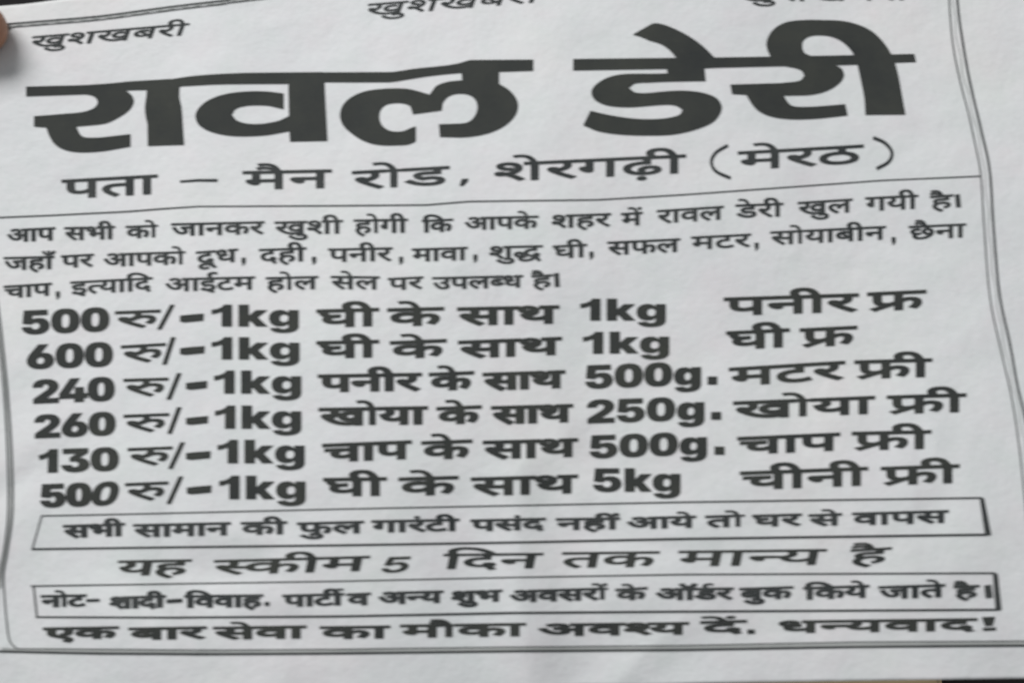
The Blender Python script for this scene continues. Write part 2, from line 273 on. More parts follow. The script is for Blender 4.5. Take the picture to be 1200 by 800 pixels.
'ह': (531, ['321,69 354,82 380,98 397,120 403,148 396,182 374,208 351,219 319,227 280,229 238,226 202,216 174,200 154,179 142,154 138,124 141,94 150,64 167,33 196,0 241,-40 302,-89 248,-142 167,-73 108,-9 80,34 64,80 58,130 62,166 74,198 92,225 115,248 97,268 82,292 72,320 69,352 72,378 79,400 91,418 106,433 131,448 158,458 191,463 229,465 361,465 361,551 0,551 0,622 546,622 546,551 442,551 442,394 230,394 204,393 186,391 174,387 164,381 153,366 149,347 152,328 159,312 170,297 183,284 232,296 284,300 347,295 396,279 434,255 460,224 476,190 481,153 477,117 466,85 447,57 405,24 348,2']),
'ा': (259, ['170,551 170,0 89,0 89,551 0,551 0,622 273,622 273,551']),
'ि': (259, ['89,551 0,551 0,622 80,622 69,645 60,669 55,695 53,724 59,773 79,814 111,849 154,875 206,891 266,896 356,888 440,862 516,820 585,763 648,695 704,615 620,615 542,706 459,772 373,811 283,824 240,821 203,811 174,794 152,772 138,746 134,714 136,686 144,662 154,640 165,622 273,622 273,551 170,551 170,0 89,0']),
'ी': (259, ['-185,615 -200,649 -211,682 -218,714 -220,748 -215,789 -201,824 -178,854 -146,878 -107,891 -61,896 -6,889 39,868 76,831 108,778 136,709 163,622 273,622 273,551 170,551 170,0 89,0 89,551 0,551 0,622 87,622 68,685 49,736 28,776 5,803 -23,820 -57,825 -92,819 -118,800 -134,771 -139,733 -136,701 -129,672 -105,615']),
'ु': (0, ['-248,-12 -193,5 -136,11 -90,7 -51,-6 -20,-28 4,-56 17,-90 22,-129 17,-167 1,-201 -24,-229 -60,-251 -104,-264 -157,-268 -219,-263 -275,-248 -324,-222 -392,-168 -455,-100 -394,-57 -356,-101 -320,-136 -284,-163 -246,-182 -204,-192 -157,-196 -111,-191 -78,-178 -58,-154 -51,-122 -57,-93 -76,-73 -102,-61 -131,-57 -157,-58 -180,-62 -222,-79']),
'ू': (0, ['-63,-245 -89,-254 -116,-262 -145,-266 -173,-268 -219,-264 -259,-250 -290,-228 -314,-200 -328,-165 -333,-126 -328,-90 -313,-58 -287,-29 -253,-7 -211,7 -162,11 -92,4 -31,-17 22,-49 68,-90 109,-138 145,-189 83,-228 28,-155 -27,-101 -66,-77 -109,-62 -156,-57 -201,-62 -233,-76 -252,-99 -259,-128 -253,-160 -234,-181 -208,-192 -178,-196 -152,-195 -130,-190 -88,-175']),
'े': (0, ['-169,615 -190,686 -210,740 -232,778 -256,804 -283,818 -315,823 -336,822 -354,818 -385,809 -409,882 -367,892 -318,896 -268,890 -224,870 -187,836 -154,784 -123,711 -94,615']),
'ै': (0, ['-179,615 -205,650 -228,674 -251,689 -272,698 -295,702 -320,703 -340,702 -361,697 -402,682 -428,751 -380,767 -354,772 -326,773 -284,768 -246,752 -214,726 -187,692 -183,694 -203,740 -222,774 -242,799 -263,815 -287,824 -316,827 -338,826 -356,823 -386,813 -409,882 -367,892 -318,896 -268,890 -224,870 -187,836 -154,784 -123,711 -94,615']),
'ो': (259, ['170,551 170,0 89,0 89,551 0,551 0,622 273,622 273,551','90,615 69,686 48,740 27,778 3,804 -24,818 -56,823 -77,822 -95,818 -126,809 -150,882 -108,892 -59,896 -9,890 34,870 72,836 106,784 136,711 165,615']),
'ौ': (259, ['170,551 170,0 89,0 89,551 0,551 0,622 273,622 273,551','80,615 54,650 30,674 8,689 -14,698 -36,702 -61,703 -81,702 -102,697 -143,682 -169,751 -121,767 -95,772 -67,773 -24,768 13,752 45,726 72,692 76,694 56,740 37,774 17,799 -4,815 -28,824 -57,827 -79,826 -97,823 -127,813 -150,882 -108,892 -59,896 -9,890 34,870 72,836 106,784 136,711 165,615']),
'ं': (0, ['-185,772 -181,794 -168,813 -151,826 -130,830 -109,826 -91,813 -79,794 -75,772 -79,750 -91,731 -109,718 -130,714 -151,718 -168,731 -181,750']),
'ँ': (0, ['-188,847 -184,866 -174,882 -158,892 -139,896 -120,892 -104,882 -93,866 -89,847 -93,828 -104,812 -120,801 -139,797 -158,801 -174,812 -184,828','69,863 50,803 25,756 -8,722 -46,698 -89,685 -138,680 -184,685 -226,700 -264,724 -298,760 -327,806 -352,863 -283,887 -255,826 -223,782 -198,763 -169,751 -135,747 -100,751 -71,764 -49,784 -24,829 -5,889']),
'।': (379, ['194,622 275,622 275,0 194,0']),
'(': (354, ['213,-165 167,-93 131,-15 103,68 77,201 68,337 77,474 102,604 130,685 167,761 213,832 294,832 234,721 190,599 162,470 153,336 162,204 189,74 217,-11 252,-90 295,-165']),
')': (354, ['60,-165 102,-92 136,-14 164,69 191,198 200,330 191,463 164,594 137,678 102,757 59,832 141,832 187,760 223,682 251,598 277,465 286,329 277,193 251,63 223,-19 187,-95 141,-165']),
'ॉ': (259, ['170,551 170,0 89,0 89,551 0,551 0,622 273,622 273,551','298,863 279,803 254,756 222,722 183,698 140,685 91,680 45,685 3,700 -35,724 -69,760 -98,806 -123,863 -52,887 -24,826 8,783 46,758 94,749 129,753 157,765 178,786 203,830 222,889']),
'ीं': (259, ['-185,615 -200,649 -211,682 -218,714 -220,748 -215,789 -201,824 -178,854 -146,878 -107,891 -61,896 -6,889 39,868 76,831 108,778 136,709 163,622 273,622 273,551 170,551 170,0 89,0 89,551 0,551 0,622 87,622 68,685 49,736 28,776 5,803 -23,820 -57,825 -92,819 -118,800 -134,771 -139,733 -136,701 -129,672 -105,615','152,816 156,838 168,857 186,870 207,874 228,870 246,857 258,838 262,816 258,794 246,775 228,762 207,758 186,762 168,775 156,794']),
'ें': (0, ['-169,615 -190,686 -210,740 -232,778 -256,804 -283,818 -315,823 -336,822 -354,818 -385,809 -409,882 -367,892 -318,896 -268,890 -224,870 -187,836 -154,784 -123,711 -94,615','-113,821 -109,843 -96,862 -79,875 -58,879 -37,875 -18,862 -6,843 -2,821 -6,799 -18,780 -37,767 -58,763 -79,767 -96,780 -109,799']),
'ों': (259, ['170,551 170,0 89,0 89,551 0,551 0,622 273,622 273,551','90,615 69,686 48,740 27,778 3,804 -24,818 -56,823 -77,822 -95,818 -126,809 -150,882 -108,892 -59,896 -9,890 34,870 72,836 106,784 136,711 165,615','146,821 150,843 162,862 180,875 201,879 222,875 240,862 253,843 257,821 253,799 240,780 222,767 201,763 180,767 162,780 150,799']),
'रु': (563, ['519,296 515,251 502,206 483,165 457,126 385,167 404,193 422,224 434,259 438,294 434,326 421,350 400,366 369,371 336,366 304,351 278,320 246,295 208,273 167,254 216,201 272,146 332,93 395,42 341,-12 284,37 230,87 181,136 138,181 102,222 75,256 57,284 46,305 42,323 40,340 44,358 55,376 75,389 104,393 127,390 148,382 165,368 181,349 215,372 238,399 252,431 256,468 251,514 246,534 239,551 0,551 0,622 577,622 577,551 320,551 332,510 336,458 334,429 362,437 392,440 441,431 482,404 503,375 515,340']),
'हु': (531, ['284,300 348,295 398,280 436,257 462,228 476,195 481,160 473,112 450,73 412,42 360,18 333,85 362,97 384,112 399,132 404,157 397,187 376,210 352,221 321,227 282,229 236,226 199,217 172,202 146,172 138,135 141,111 148,86 165,60 192,32 234,2 292,-31 325,-29 371,-33 410,-46 442,-68 465,-96 478,-130 483,-169 478,-207 462,-241 436,-269 401,-291 357,-304 304,-308 242,-303 186,-288 136,-262 69,-208 6,-140 67,-97 105,-141 141,-176 177,-203 216,-222 257,-232 304,-236 350,-231 384,-218 403,-194 410,-162 404,-133 386,-113 359,-101 330,-97 304,-98 282,-102 239,-119 223,-79 169,-43 127,-8 96,26 68,79 58,137 62,170 73,200 90,227 113,249 96,269 82,292 72,320 69,352 72,378 79,400 91,418 106,433 131,448 158,458 191,463 229,465 361,465 361,551 0,551 0,622 546,622 546,551 442,551 442,394 230,394 204,393 186,391 174,387 164,381 153,366 149,347 151,329 158,312 169,298 182,285 231,296']),
'त्': (349, ['0,622 363,622 363,551 0,551','45,242 48,275 58,305 74,330 93,351 125,373 163,388 211,396 272,399 380,399 380,328 291,328 238,326 200,322 172,313 150,299 132,274 126,237 135,189 163,142 208,94 271,40 217,-12 173,28 132,68 96,109 68,151 51,195']),
'न्': (358, ['0,622 373,622 373,551 0,551','204,298 204,244 200,220 190,202 174,192 153,188 128,193 102,209 77,232 56,260 42,290 37,318 40,339 50,355 69,366 98,369 385,369 385,298']),
'ब्': (401, ['0,622 416,622 416,551 0,551','439,193 399,164 354,140 302,124 241,118 188,123 140,139 101,164 71,198 52,238 46,286 53,339 73,383 106,418 151,444 204,459 265,464 280,464 299,462 338,459 356,457 369,454 363,385 318,392 268,395 230,392 365,225 384,240 401,256','127,287 131,255 142,229 160,210 198,190 242,184 276,187 308,195 168,370 145,348 132,321']),
'श्': (407, ['122,189 90,193 64,206 46,227 40,255 44,280 58,299 78,310 104,314 122,312 142,306 164,295 191,276 236,299 273,335 291,366 301,402 305,443 298,493 276,532 242,558 199,566 172,563 153,552 142,537 138,516 140,500 148,484 162,467 186,454 221,444 270,440 253,370 196,378 149,394 112,418 87,447 71,480 66,517 70,549 82,577 102,600 129,618 163,628 204,632 250,627 292,610 329,584 358,546 378,499 384,440 375,374 350,312 308,260 254,221 298,180 341,134 380,88 414,43 350,-1 301,65 258,118 217,160 179,194 151,190']),
'स्': (389, ['369,322 398,323 425,324 478,332 486,260 435,253 380,251 337,253 292,258 248,267 212,277 191,264 167,253 212,200 264,146 320,92 380,42 326,-12 272,37 220,87 174,136 133,181 99,222 73,256 55,284 46,305 41,323 40,340 44,358 55,376 75,389 104,393 127,390 148,382 165,368 181,350 199,372 210,398 215,428 217,458 216,486 212,512 207,534 201,551 0,551 0,622 403,622 403,551 281,551 288,532 293,511 297,486 298,458 296,419 288,385 277,356 262,333 315,325']),
'फ्र': (771, ['44,53 204,154 160,170 125,198 104,228 90,262 82,302 79,354 79,551 0,551 0,622 786,622 786,551 460,551 460,349 486,370 514,386 544,396 578,399 619,394 654,381 684,358 707,326 720,286 725,239 721,192 710,141 690,90 660,39 588,80 611,114 629,154 641,196 645,237 640,278 625,307 601,324 570,330 534,322 498,298 460,257 460,0 379,0 379,194 371,189 91,-12','160,551 160,360 162,313 166,281 174,259 188,240 213,223 248,217 287,221 321,234 352,254 379,278 379,551']),
'R': (0, ['-190,615 -209,651 -226,688 -236,726 -240,762 -235,803 -220,836 -196,862 -163,881 -127,892 -85,896 -54,894 -26,890 -1,882 21,872 -1,806 -37,821 -57,826 -78,827 -113,821 -139,804 -155,779 -160,747 -157,714 -146,682 -130,650 -108,615']),
'ढ़': (563, ['307,0 234,7 170,28 118,61 79,106 61,143 50,185 46,231 50,275 62,314 82,348 124,390 177,420 238,439 305,446 305,551 0,551 0,622 577,622 577,551 385,551 385,375 346,375 289,373 248,366 215,356 188,341 162,319 142,292 130,259 126,221 134,168 158,126 196,95 248,75 237,116 233,157 237,190 250,221 270,248 298,270 335,283 380,288 425,283 460,270 488,248 508,221 519,190 523,157 517,113 497,75 466,44 422,19 370,5','306,140 310,104 323,70 373,76 413,94 439,121 448,157 444,184 430,204 410,217 385,221 353,216 328,200 312,174','221,-134 225,-112 238,-93 255,-80 276,-76 297,-80 315,-93 327,-112 331,-134 327,-157 315,-176 297,-188 276,-192 255,-188 238,-176 225,-157']),
'द्ध': (791, ['757,-138 688,-166 631,-8 597,-48 558,-84 513,-117 463,-142 407,-158 345,-164 290,-160 244,-147 207,-126 180,-98 164,-66 159,-30 164,4 171,22 181,38 125,59 80,89 58,115 44,147 40,185 44,221 57,252 78,280 107,300 139,313 177,317 223,310 260,290 286,260 294,221 292,201 286,179 274,157 257,138 198,176 213,194 218,215 216,229 209,242 196,251 175,254 152,249 131,233 117,210 112,181 117,152 131,131 153,115 180,104 210,97 241,93 274,103 312,106 333,106 351,104 345,36 334,37 323,37 287,33 260,20 244,1 238,-25 245,-56 266,-78 299,-91 338,-95 390,-90 438,-74 483,-48 544,5 599,72 580,70 565,69 523,72 480,80 438,93 400,114 366,141 340,176 324,220 318,272 322,313 333,348 350,377 373,401 410,426 454,443 505,453 562,456 566,456 566,551 0,551 0,622 806,622 806,551 647,551 647,385 599,385 546,383 504,378 472,369 445,355 425,338 410,317 401,292 398,262 402,229 416,200 438,174 470,155 511,144 562,140 570,140 582,141 579,160 578,176 583,206 598,226 620,236 645,240 682,234 710,216 726,190 732,162 728,133 716,112 696,95 672,83']),
'_0': (645, ['322,-10 259,-5 203,10 155,35 115,68 82,111 57,162 39,222 28,289 24,363 28,438 39,505 57,564 82,616 115,659 155,693 203,718 259,732 322,737 386,732 441,717 489,692 530,659 562,616 588,564 606,505 617,438 620,363 617,289 606,222 588,162 562,111 530,68 490,35 442,10 386,-5','322,150 355,156 380,172 399,200 413,240 420,295 423,363 420,433 413,487 399,528 380,557 355,573 322,578 290,573 265,557 245,528 232,487 224,433 222,363 224,295 232,240 245,200 265,172 290,156']),
'_1': (600, ['325,0 325,495 230,440 130,410 130,555 240,585 330,650 372,728 520,728 520,0']),
'_2': (645, ['50,0 50,142 321,366 346,388 368,408 385,429 397,449 406,472 408,496 405,522 396,544 382,561 363,574 341,582 315,585 290,582 268,574 249,561 235,542 227,519 224,490 36,490 40,539 51,583 70,622 97,656 129,685 168,707 236,730 315,737 397,730 467,709 523,676 565,631 592,576 601,513 596,471 583,430 559,386 521,338 487,302 444,263 393,219 324,162 324,157 608,157 608,0']),
'_3': (645, ['320,-10 263,-6 211,3 164,20 105,56 61,102 33,158 23,222 222,222 226,202 236,185 251,170 271,159 294,152 320,149 347,152 369,160 387,173 401,190 409,212 412,237 409,260 399,281 383,299 362,312 337,321 309,324 213,324 213,445 360,565 360,569 61,569 61,728 591,728 591,585 339,381 339,426 393,431 441,427 486,415 525,396 558,371 585,340 605,304 617,264 621,221 617,175 604,134 581,98 534,52 474,18 401,-3']),
'_4': (645, ['9,113 9,267 268,728 456,728 203,272 203,267 636,267 636,113','362,0 362,159 370,228 370,454 547,454 547,0']),
'_5': (645, ['318,-10 239,-2 169,20 111,55 67,102 39,158 29,222 221,222 225,198 234,178 250,162 270,149 292,142 318,140 346,143 371,152 391,168 406,189 416,214 419,244 416,274 406,300 391,321 371,337 346,346 318,350 288,346 260,334 237,316 221,293 47,327 76,728 565,728 565,569 238,569 224,409 228,409 251,439 287,464 333,480 384,485 431,481 474,468 513,448 546,420 573,385 593,345 605,300 610,250 606,201 594,156 574,115 546,79 512,48 472,23 426,5 374,-6']),
'_6': (645, ['326,-10 252,-3 184,18 142,40 106,67 76,102 53,142 40,188 35,240 41,301 59,358 85,415 120,473 292,728 485,728 270,410 202,410 216,425 238,440 266,455 299,466 336,474 379,477 443,470 499,450 545,417 580,373 602,316 609,250 605,199 593,153 573,112 545,76 512,46 472,22 404,-2','324,140 352,143 377,153 397,169 413,190 422,215 426,243 422,271 413,296 397,317 377,333 352,343 324,347 297,343 273,333 252,317 237,296 227,271 224,243 227,215 237,190 252,169 273,153 297,143']),
'_k': (606, ['226,129 226,362 253,362 385,546 605,546 384,260 328,260','50,0 50,728 246,728 246,0','387,0 262,216 390,355 610,0']),
'_g': (647, ['311,-216 240,-211 180,-197 129,-174 90,-144 62,-106 48,-62 220,-37 226,-51 235,-62 249,-71 266,-78 286,-83 310,-84 352,-79 381,-63 398,-37 404,1 404,94 390,94 377,68 360,47 338,30 311,17 280,9 245,7 189,14 138,34 94,69 60,120 43,163 34,213 30,272 34,334 44,388 62,434 97,487 141,524 191,545 244,553 282,549 315,539 344,522 367,501 386,477 399,450 403,450 403,546 598,546 598,21 594,-28 582,-71 562,-109 535,-141 501,-168 461,-188 392,-209','317,146 343,150 364,161 381,180 394,205 402,236 404,272 402,310 394,342 381,368 364,387 343,398 317,402 292,398 271,387 255,368 242,342 235,310 232,272 235,235 242,204 255,179 271,161 292,150']),
'_.': (269, ['134,-12 95,-5 62,17 41,48 34,87 41,126 62,158 95,180 134,187 174,180 206,158 228,126 235,87 228,48 206,17 174,-5']),
'_/': (412, ['406,762 172,-109 6,-109 240,762']),
'_-': (645, ['493,363 493,216 152,216 152,363']),
'_!': (381, ['102,228 87,728 294,728 279,228','190,-12 148,-5 114,15 93,45 86,85 93,125 114,156 148,176 190,183 233,176 267,156 288,125 295,85 288,45 267,15 233,-5']),
'_,': (269, ['6,-208 49,117 235,117 133,-208']),
'_(': (391, ['45,296 49,380 61,466 80,552 105,634 136,709 171,772 350,772 319,695 293,616 273,534 258,453 248,373 245,296 248,233 255,170 269,104 289,33 315,-46 350,-136 171,-136 116,-34 77,74 53,185']),
'_)': (391, ['41,-136 76,-46 103,33 122,104 135,170 143,233 146,296 143,373 133,453 118,534 98,616 72,695 41,772 220,772 255,709 285,634 311,552 330,466 342,380 346,296 338,185 313,74 274,-34 220,-136']),
'_–': (500, ['500,363 500,216 0,216 0,363']),
'_S': (648, ['307,-10 236,-3 174,18 121,51 81,94 55,146 45,205 191,205 196,178 208,155 227,135 250,121 277,112 307,109 341,113 372,125 396,145 416,171 427,202 431,238 427,275 415,307 396,333 370,353 339,366 305,370 272,367 242,356 215,341 195,321 61,345 96,728 537,728 537,604 220,604 201,420 205,420 229,444 263,464 304,477 349,481 396,477 439,464 479,442 512,414 540,379 560,338 573,292 577,242 568,173 543,112 502,61 448,22 382,-1'])
}

GL = {k: (a, [[tuple(map(float, p.split(','))) for p in c.split()] for c in cs]) for k, (a, cs) in GLYPHS.items()}
DEV_KEYS = sorted([k for k in GL if not k.startswith('_')], key=len, reverse=True)
SHIFT = {'क': -215, 'फ': -250, 'फ्र': -250, 'ट': -110, 'ठ': -110, 'ड': -110, 'ढ': -120, 'ढ़': -120, 'छ': -130, 'द': -110, 'र': -60, 'ह': -120, 'द्ध': -150}
MARKS = set('ुूेैंँR') | {'ें'}

UPPER = set('ेैोौंँR') | {'ें', 'ों'}
class Outline(list): gain = 1.0

def layout(word):
    """outline contours of a word in font units and its total advance"""
    out = []; pen = 0.0
    if re.match(r'^[0-9a-zS./\-!,()–]+$', word):
        for ch in word:
            a, cs = GL['_' + ch]
            out += [[(x + pen, y) for x, y in c] for c in cs]; pen += a
        xs = [p[0] for c in out for p in c]
        return [[(x - min(xs), y) for x, y in c] for c in out], max(xs) - min(xs), 728.0
    w = word.replace('\u0922\u093c', '\u095d')
    w = re.sub('र्((?:[क-ह]्)*[क-ह])([ािीुूेैोौ]*)', r'\1\2R', w)
    w = re.sub('((?:[क-ह]्)*[क-ह\u095d])ि', r'ि\1', w)
    i = 0; last = ''
    while i < len(w):
        for k in DEV_KEYS:
            kk = k.replace('\u0922\u093c', '\u095d')
            if w.startswith(kk, i): break
        else:
            raise ValueError('no outline for %r in %s' % (w[i], word))
        a, cs = GL[k]
        sh = SHIFT.get(last, 0) if k in MARKS else 0
        for c in cs:
            out.append(Outline((x + pen + sh, y) for x, y in c)); out[-1].gain = 0.5 if k in UPPER else 1.0
        pen += a
        if k not in MARKS: last = k
        i += len(kk)
    return out, pen, 622.0

def embolden(c, ex, ey):
    """push an outline outwards; ex, ey in its own units (TrueType contours keep ink on the right)"""
    if ex <= 0 and ey <= 0: return c
    ex = max(ex, .01); ey = max(ey, .01)
    q = [(x / ex, y / ey) for x, y in c]
    m = len(q); out = []
    for i in range(m):
        x0, y0 = q[i - 1]; x1, y1 = q[i]; x2, y2 = q[(i + 1) % m]
        ax, ay = x1 - x0, y1 - y0; bx, by = x2 - x1, y2 - y1
        la = math.hypot(ax, ay) or 1; lb = math.hypot(bx, by) or 1
        n1 = (-ay / la, ax / la); n2 = (-by / lb, bx / lb)
        k = 1 + n1[0] * n2[0] + n1[1] * n2[1]
        dx, dy = n1[0] + n2[0], n1[1] + n2[1]
        if k < 0.45:
            l = math.hypot(dx, dy) or 1
            dx, dy = dx / l * 1.35, dy / l * 1.35
        else:
            dx, dy = dx / k, dy / k
        out.append(((x1 + dx) * ex, (y1 + dy) * ey))
    return out

def fill(contours, step=9.0):
    """non-zero union of closed contours (measured pixels) as triangles, with enough points to follow the paper"""
    verts = []; edges = []
    for c in contours:
        pts = []
        for (x0, y0), (x1, y1) in zip(c, c[1:] + c[:1]):
            k = max(1, int(math.hypot(x1 - x0, y1 - y0) / step))
            for s in range(k):
                pts.append((x0 + (x1 - x0) * s / k, y0 + (y1 - y0) * s / k))
        if len(pts) < 3: continue
        b0 = len(verts)
        verts += pts
        edges += [(b0 + i, b0 + (i + 1) % len(pts)) for i in range(len(pts))]
    A = np.array(verts)
    lo, hi = A.min(0), A.max(0)
    for gxx in np.arange(lo[0] + step * .53, hi[0], step):
        for gyy in np.arange(lo[1] + step * .47, hi[1], step):
            verts.append((gxx, gyy))
    r = delaunay_2d_cdt([Vector(v) for v in verts], edges, [], 0, 1e-4)
    VV = np.array([tuple(v) for v in r[0]]); T = np.array([f for f in r[2] if len(f) == 3])
    cen = VV[T].mean(1)
    wn = np.zeros(len(cen), int)
    for c in contours:
        C_ = np.array(c); D_ = np.roll(C_, -1, 0)
        for (x0, y0), (x1, y1) in zip(C_, D_):
            if y0 == y1: continue
            t = (x1 - x0) * (cen[:, 1] - y0) - (cen[:, 0] - x0) * (y1 - y0)
            wn += ((y0 <= cen[:, 1]) & (cen[:, 1] < y1) & (t > 0)).astype(int)
            wn -= ((y1 <= cen[:, 1]) & (cen[:, 1] < y0) & (t < 0)).astype(int)
    T = T[wn != 0]
    used = np.unique(T); remap = -np.ones(len(VV), int); remap[used] = np.arange(len(used))
    return VV[used], remap[T]

def print_part(name, pieces, mat, label=None, lift=LIFT, parent=None):
    """pieces: list of (verts_px, tris); pressed on the sheet as one mesh"""
    vs_, fs_ = [], []; o = 0
    for v, t in pieces:
        w = on_sheet(v[:, 0], v[:, 1], lift)
        a = w[t[:, 1]] - w[t[:, 0]]; b2 = w[t[:, 2]] - w[t[:, 0]]
        up = a[:, 0] * b2[:, 1] - a[:, 1] * b2[:, 0]
        t = np.where(up[:, None] > 0, t, t[:, ::-1])
        vs_.append(w); fs_.append(t + o); o += len(w)
    ob = mesh_obj(name, np.concatenate(vs_), np.concatenate(fs_), mat, parent or leaflet)
    if label: ob['label'] = label
    return ob

def word(text, x0, y0, x1, y1, h, stem=5.0, bar=2.5, slant=0.0):
    """one word: the head stroke runs from (x0,y0) to (x1,y1), letters are h tall below it"""
    cs, adv, top = layout(text)
    sx = (x1 - x0) / adv; sy = h / top
    extra = max(0.0, stem - (175 if top > 700 else 76) * sx) * 0.4
    x0, x1 = x0 + extra / 2, x1 - extra / 2; sx = (x1 - x0) / adv
    lat = top > 700
    ex = (stem / sx - (175 if lat else 76)) / 2; ey = (bar / sy - (128 if lat else 66)) / 2
    cap = 80
    ex = max(-30 if lat else 0, min(cap, ex)); ey = max(0, min(52, ey))
    if lat: ey = 0; ex = max(0, ex)
    y0 += ey * sy * .6; y1 += ey * sy * .6
    out = []
    for c in cs:
        k = getattr(c, 'gain', 1.0)
        c = embolden(c, ex * k, ey * k) if (ex > 0 or ey > 0) else c
        q = []
        for u, v in c:
            x = x0 + u * sx + slant * (v - top * .5) * sy
            y = y0 + (y1 - y0) * (x - x0) / (x1 - x0) + (top - v) * sy
            q.append((x, y))
        out.append(q)
    return fill(out)

def dot(x, y, w=5.0, h=6.0, tail=3.0):
    """comma or full stop"""
    c = [(x - w / 2, y - h / 2), (x + w / 2, y - h / 2), (x + w / 2, y + h / 2)]
    c += [(x - w * .1, y + h / 2 + tail), (x - w * .45, y + h / 2 + tail), (x - w * .1, y + h / 2)] if tail else []
    c += [(x - w / 2, y + h / 2)]
    return fill([c])

def poly(pts): return fill([[tuple(map(float, p)) for p in pts]])

def stroke(pts, widths):
    """ribbon along measured points; widths is a number or one per point"""
    pts = [np.array(p, float) for p in pts]
    if not hasattr(widths, '__len__'): widths = [widths] * len(pts)
    dense, wd = [], []
    for (a, b2, wa, wb) in zip(pts, pts[1:], widths, widths[1:]):
        k = max(1, int(np.linalg.norm(b2 - a) / 8))
        for s in range(k):
            dense.append(a + (b2 - a) * s / k); wd.append(wa + (wb - wa) * s / k)
    dense.append(pts[-1]); wd.append(widths[-1])
    D = np.array(dense)
    T = np.gradient(D, axis=0); T /= np.linalg.norm(T, axis=1)[:, None] + 1e-9
    Nn = np.stack([-T[:, 1], T[:, 0]], -1); w = np.array(wd)[:, None] / 2
    v = np.concatenate([D + Nn * w, D - Nn * w]); m = len(D)
    t = []
    for i in range(m - 1): t += [(i, i + 1, m + i + 1), (i, m + i + 1, m + i)]
    return v, np.array(t)

def curve(pts, k=6):
    """Catmull-Rom through the points"""
    p = [np.array(q, float) for q in pts]; p = [2 * p[0] - p[1]] + p + [2 * p[-1] - p[-2]]
    out = []
    for i in range(1, len(p) - 2):
        for s in range(k):
            t = s / k
            out.append(0.5 * (2 * p[i] + (p[i + 1] - p[i - 1]) * t + (2 * p[i - 1] - 5 * p[i] + 4 * p[i + 1] - p[i + 2]) * t * t
                              + (3 * p[i] - p[i - 1] - 3 * p[i + 1] + p[i + 2]) * t ** 3))
    out.append(p[-2])
    return out

# ------------------------------------------------------------------ the big name
def R(ox, oy, s, pts): return [(ox + x / s, oy + y / s) for x, y in pts]
A1 = lambda p: R(20, 80, 6.0, p)
A2 = lambda p: R(200, 60, 6.0, p)
A3 = lambda p: R(380, 60, 4.615, p)
A4 = lambda p: R(660, 20, 5.333, p)
A5 = lambda p: R(840, 10, 4.8, p)
bar_one = (A1([(65, 132), (450, 122), (620, 112), (800, 95), (1080, 78)]) + A2([(0, 200), (120, 182), (280, 167), (560, 155), (1060, 150)])
           + A3([(0, 117), (370, 115), (480, 98), (720, 70), (790, 50), (1130, 48), (1130, 108), (740, 120), (560, 138), (420, 160), (350, 170), (0, 170)])
           + A2([(1080, 228), (830, 232), (300, 237), (70, 250)]) + A1([(1140, 140), (910, 155), (780, 158), (500, 185), (65, 200)]))
ra = A1([(480, 150), (480, 185), (520, 192), (550, 208), (568, 240), (555, 270), (515, 295), (450, 312), (340, 322), (120, 340), (120, 412), (205, 418),
         (222, 465), (260, 530), (320, 570), (400, 590), (520, 592), (640, 580), (798, 552), (798, 465), (640, 483), (500, 490), (455, 478),
         (430, 440), (418, 412), (530, 402), (630, 388), (720, 345), (790, 295), (822, 235), (805, 190), (770, 160), (760, 130)])
aa = A1([(915, 120), (910, 200), (900, 270), (905, 340), (918, 400), (920, 548), (1175, 540), (1165, 400), (1155, 270), (1140, 200), (1143, 110)])
va_stem = A2([(828, 190), (828, 240), (832, 460), (835, 570), (840, 638), (1103, 633), (1092, 430), (1082, 228), (1082, 180)])
va_bowl = A2([(795, 410), (795, 300), (700, 288), (600, 284), (480, 290), (370, 308), (270, 345), (205, 395), (175, 450), (190, 510), (240, 550),
              (320, 580), (430, 598), (560, 600), (680, 592), (780, 575), (860, 560), (860, 445), (770, 488), (680, 508), (600, 515), (520, 508),
              (460, 485), (430, 450), (450, 415), (500, 393), (590, 383), (700, 388)])
la = A3([(740, 90), (745, 160), (700, 163), (640, 175), (600, 195), (570, 237), (520, 222), (460, 207), (380, 203), (300, 207), (210, 222), (140, 255),
         (100, 295), (85, 350), (100, 400), (140, 440), (190, 475), (250, 500), (310, 510), (400, 510), (460, 505), (495, 490), (495, 408),
         (465, 418), (430, 433), (395, 437), (350, 430), (315, 405), (298, 365), (305, 320), (335, 292), (380, 283), (430, 285), (465, 300),
         (480, 343), (635, 322), (640, 285), (665, 252), (700, 236), (745, 232), (790, 242), (820, 270), (828, 310), (815, 350), (785, 382),
         (740, 393), (620, 397), (625, 465), (740, 468), (850, 455), (930, 430), (990, 395), (1035, 345), (1048, 290), (1030, 245), (990, 205),
         (945, 178), (945, 85)])
bar_two = (A4([(62, 265), (700, 258), (950, 255)]) + A5([(0, 278), (300, 273), (770, 265), (1110, 258), (1120, 303), (980, 308), (770, 318), (300, 328), (0, 335)])
           + A4([(900, 322), (62, 336)]))
e_mark = A4([(435, 112), (555, 45), (590, 42), (680, 70), (780, 120), (860, 175), (910, 220), (950, 262), (940, 300), (730, 300), (700, 250), (660, 205),
             (610, 172), (540, 150), (480, 125)])
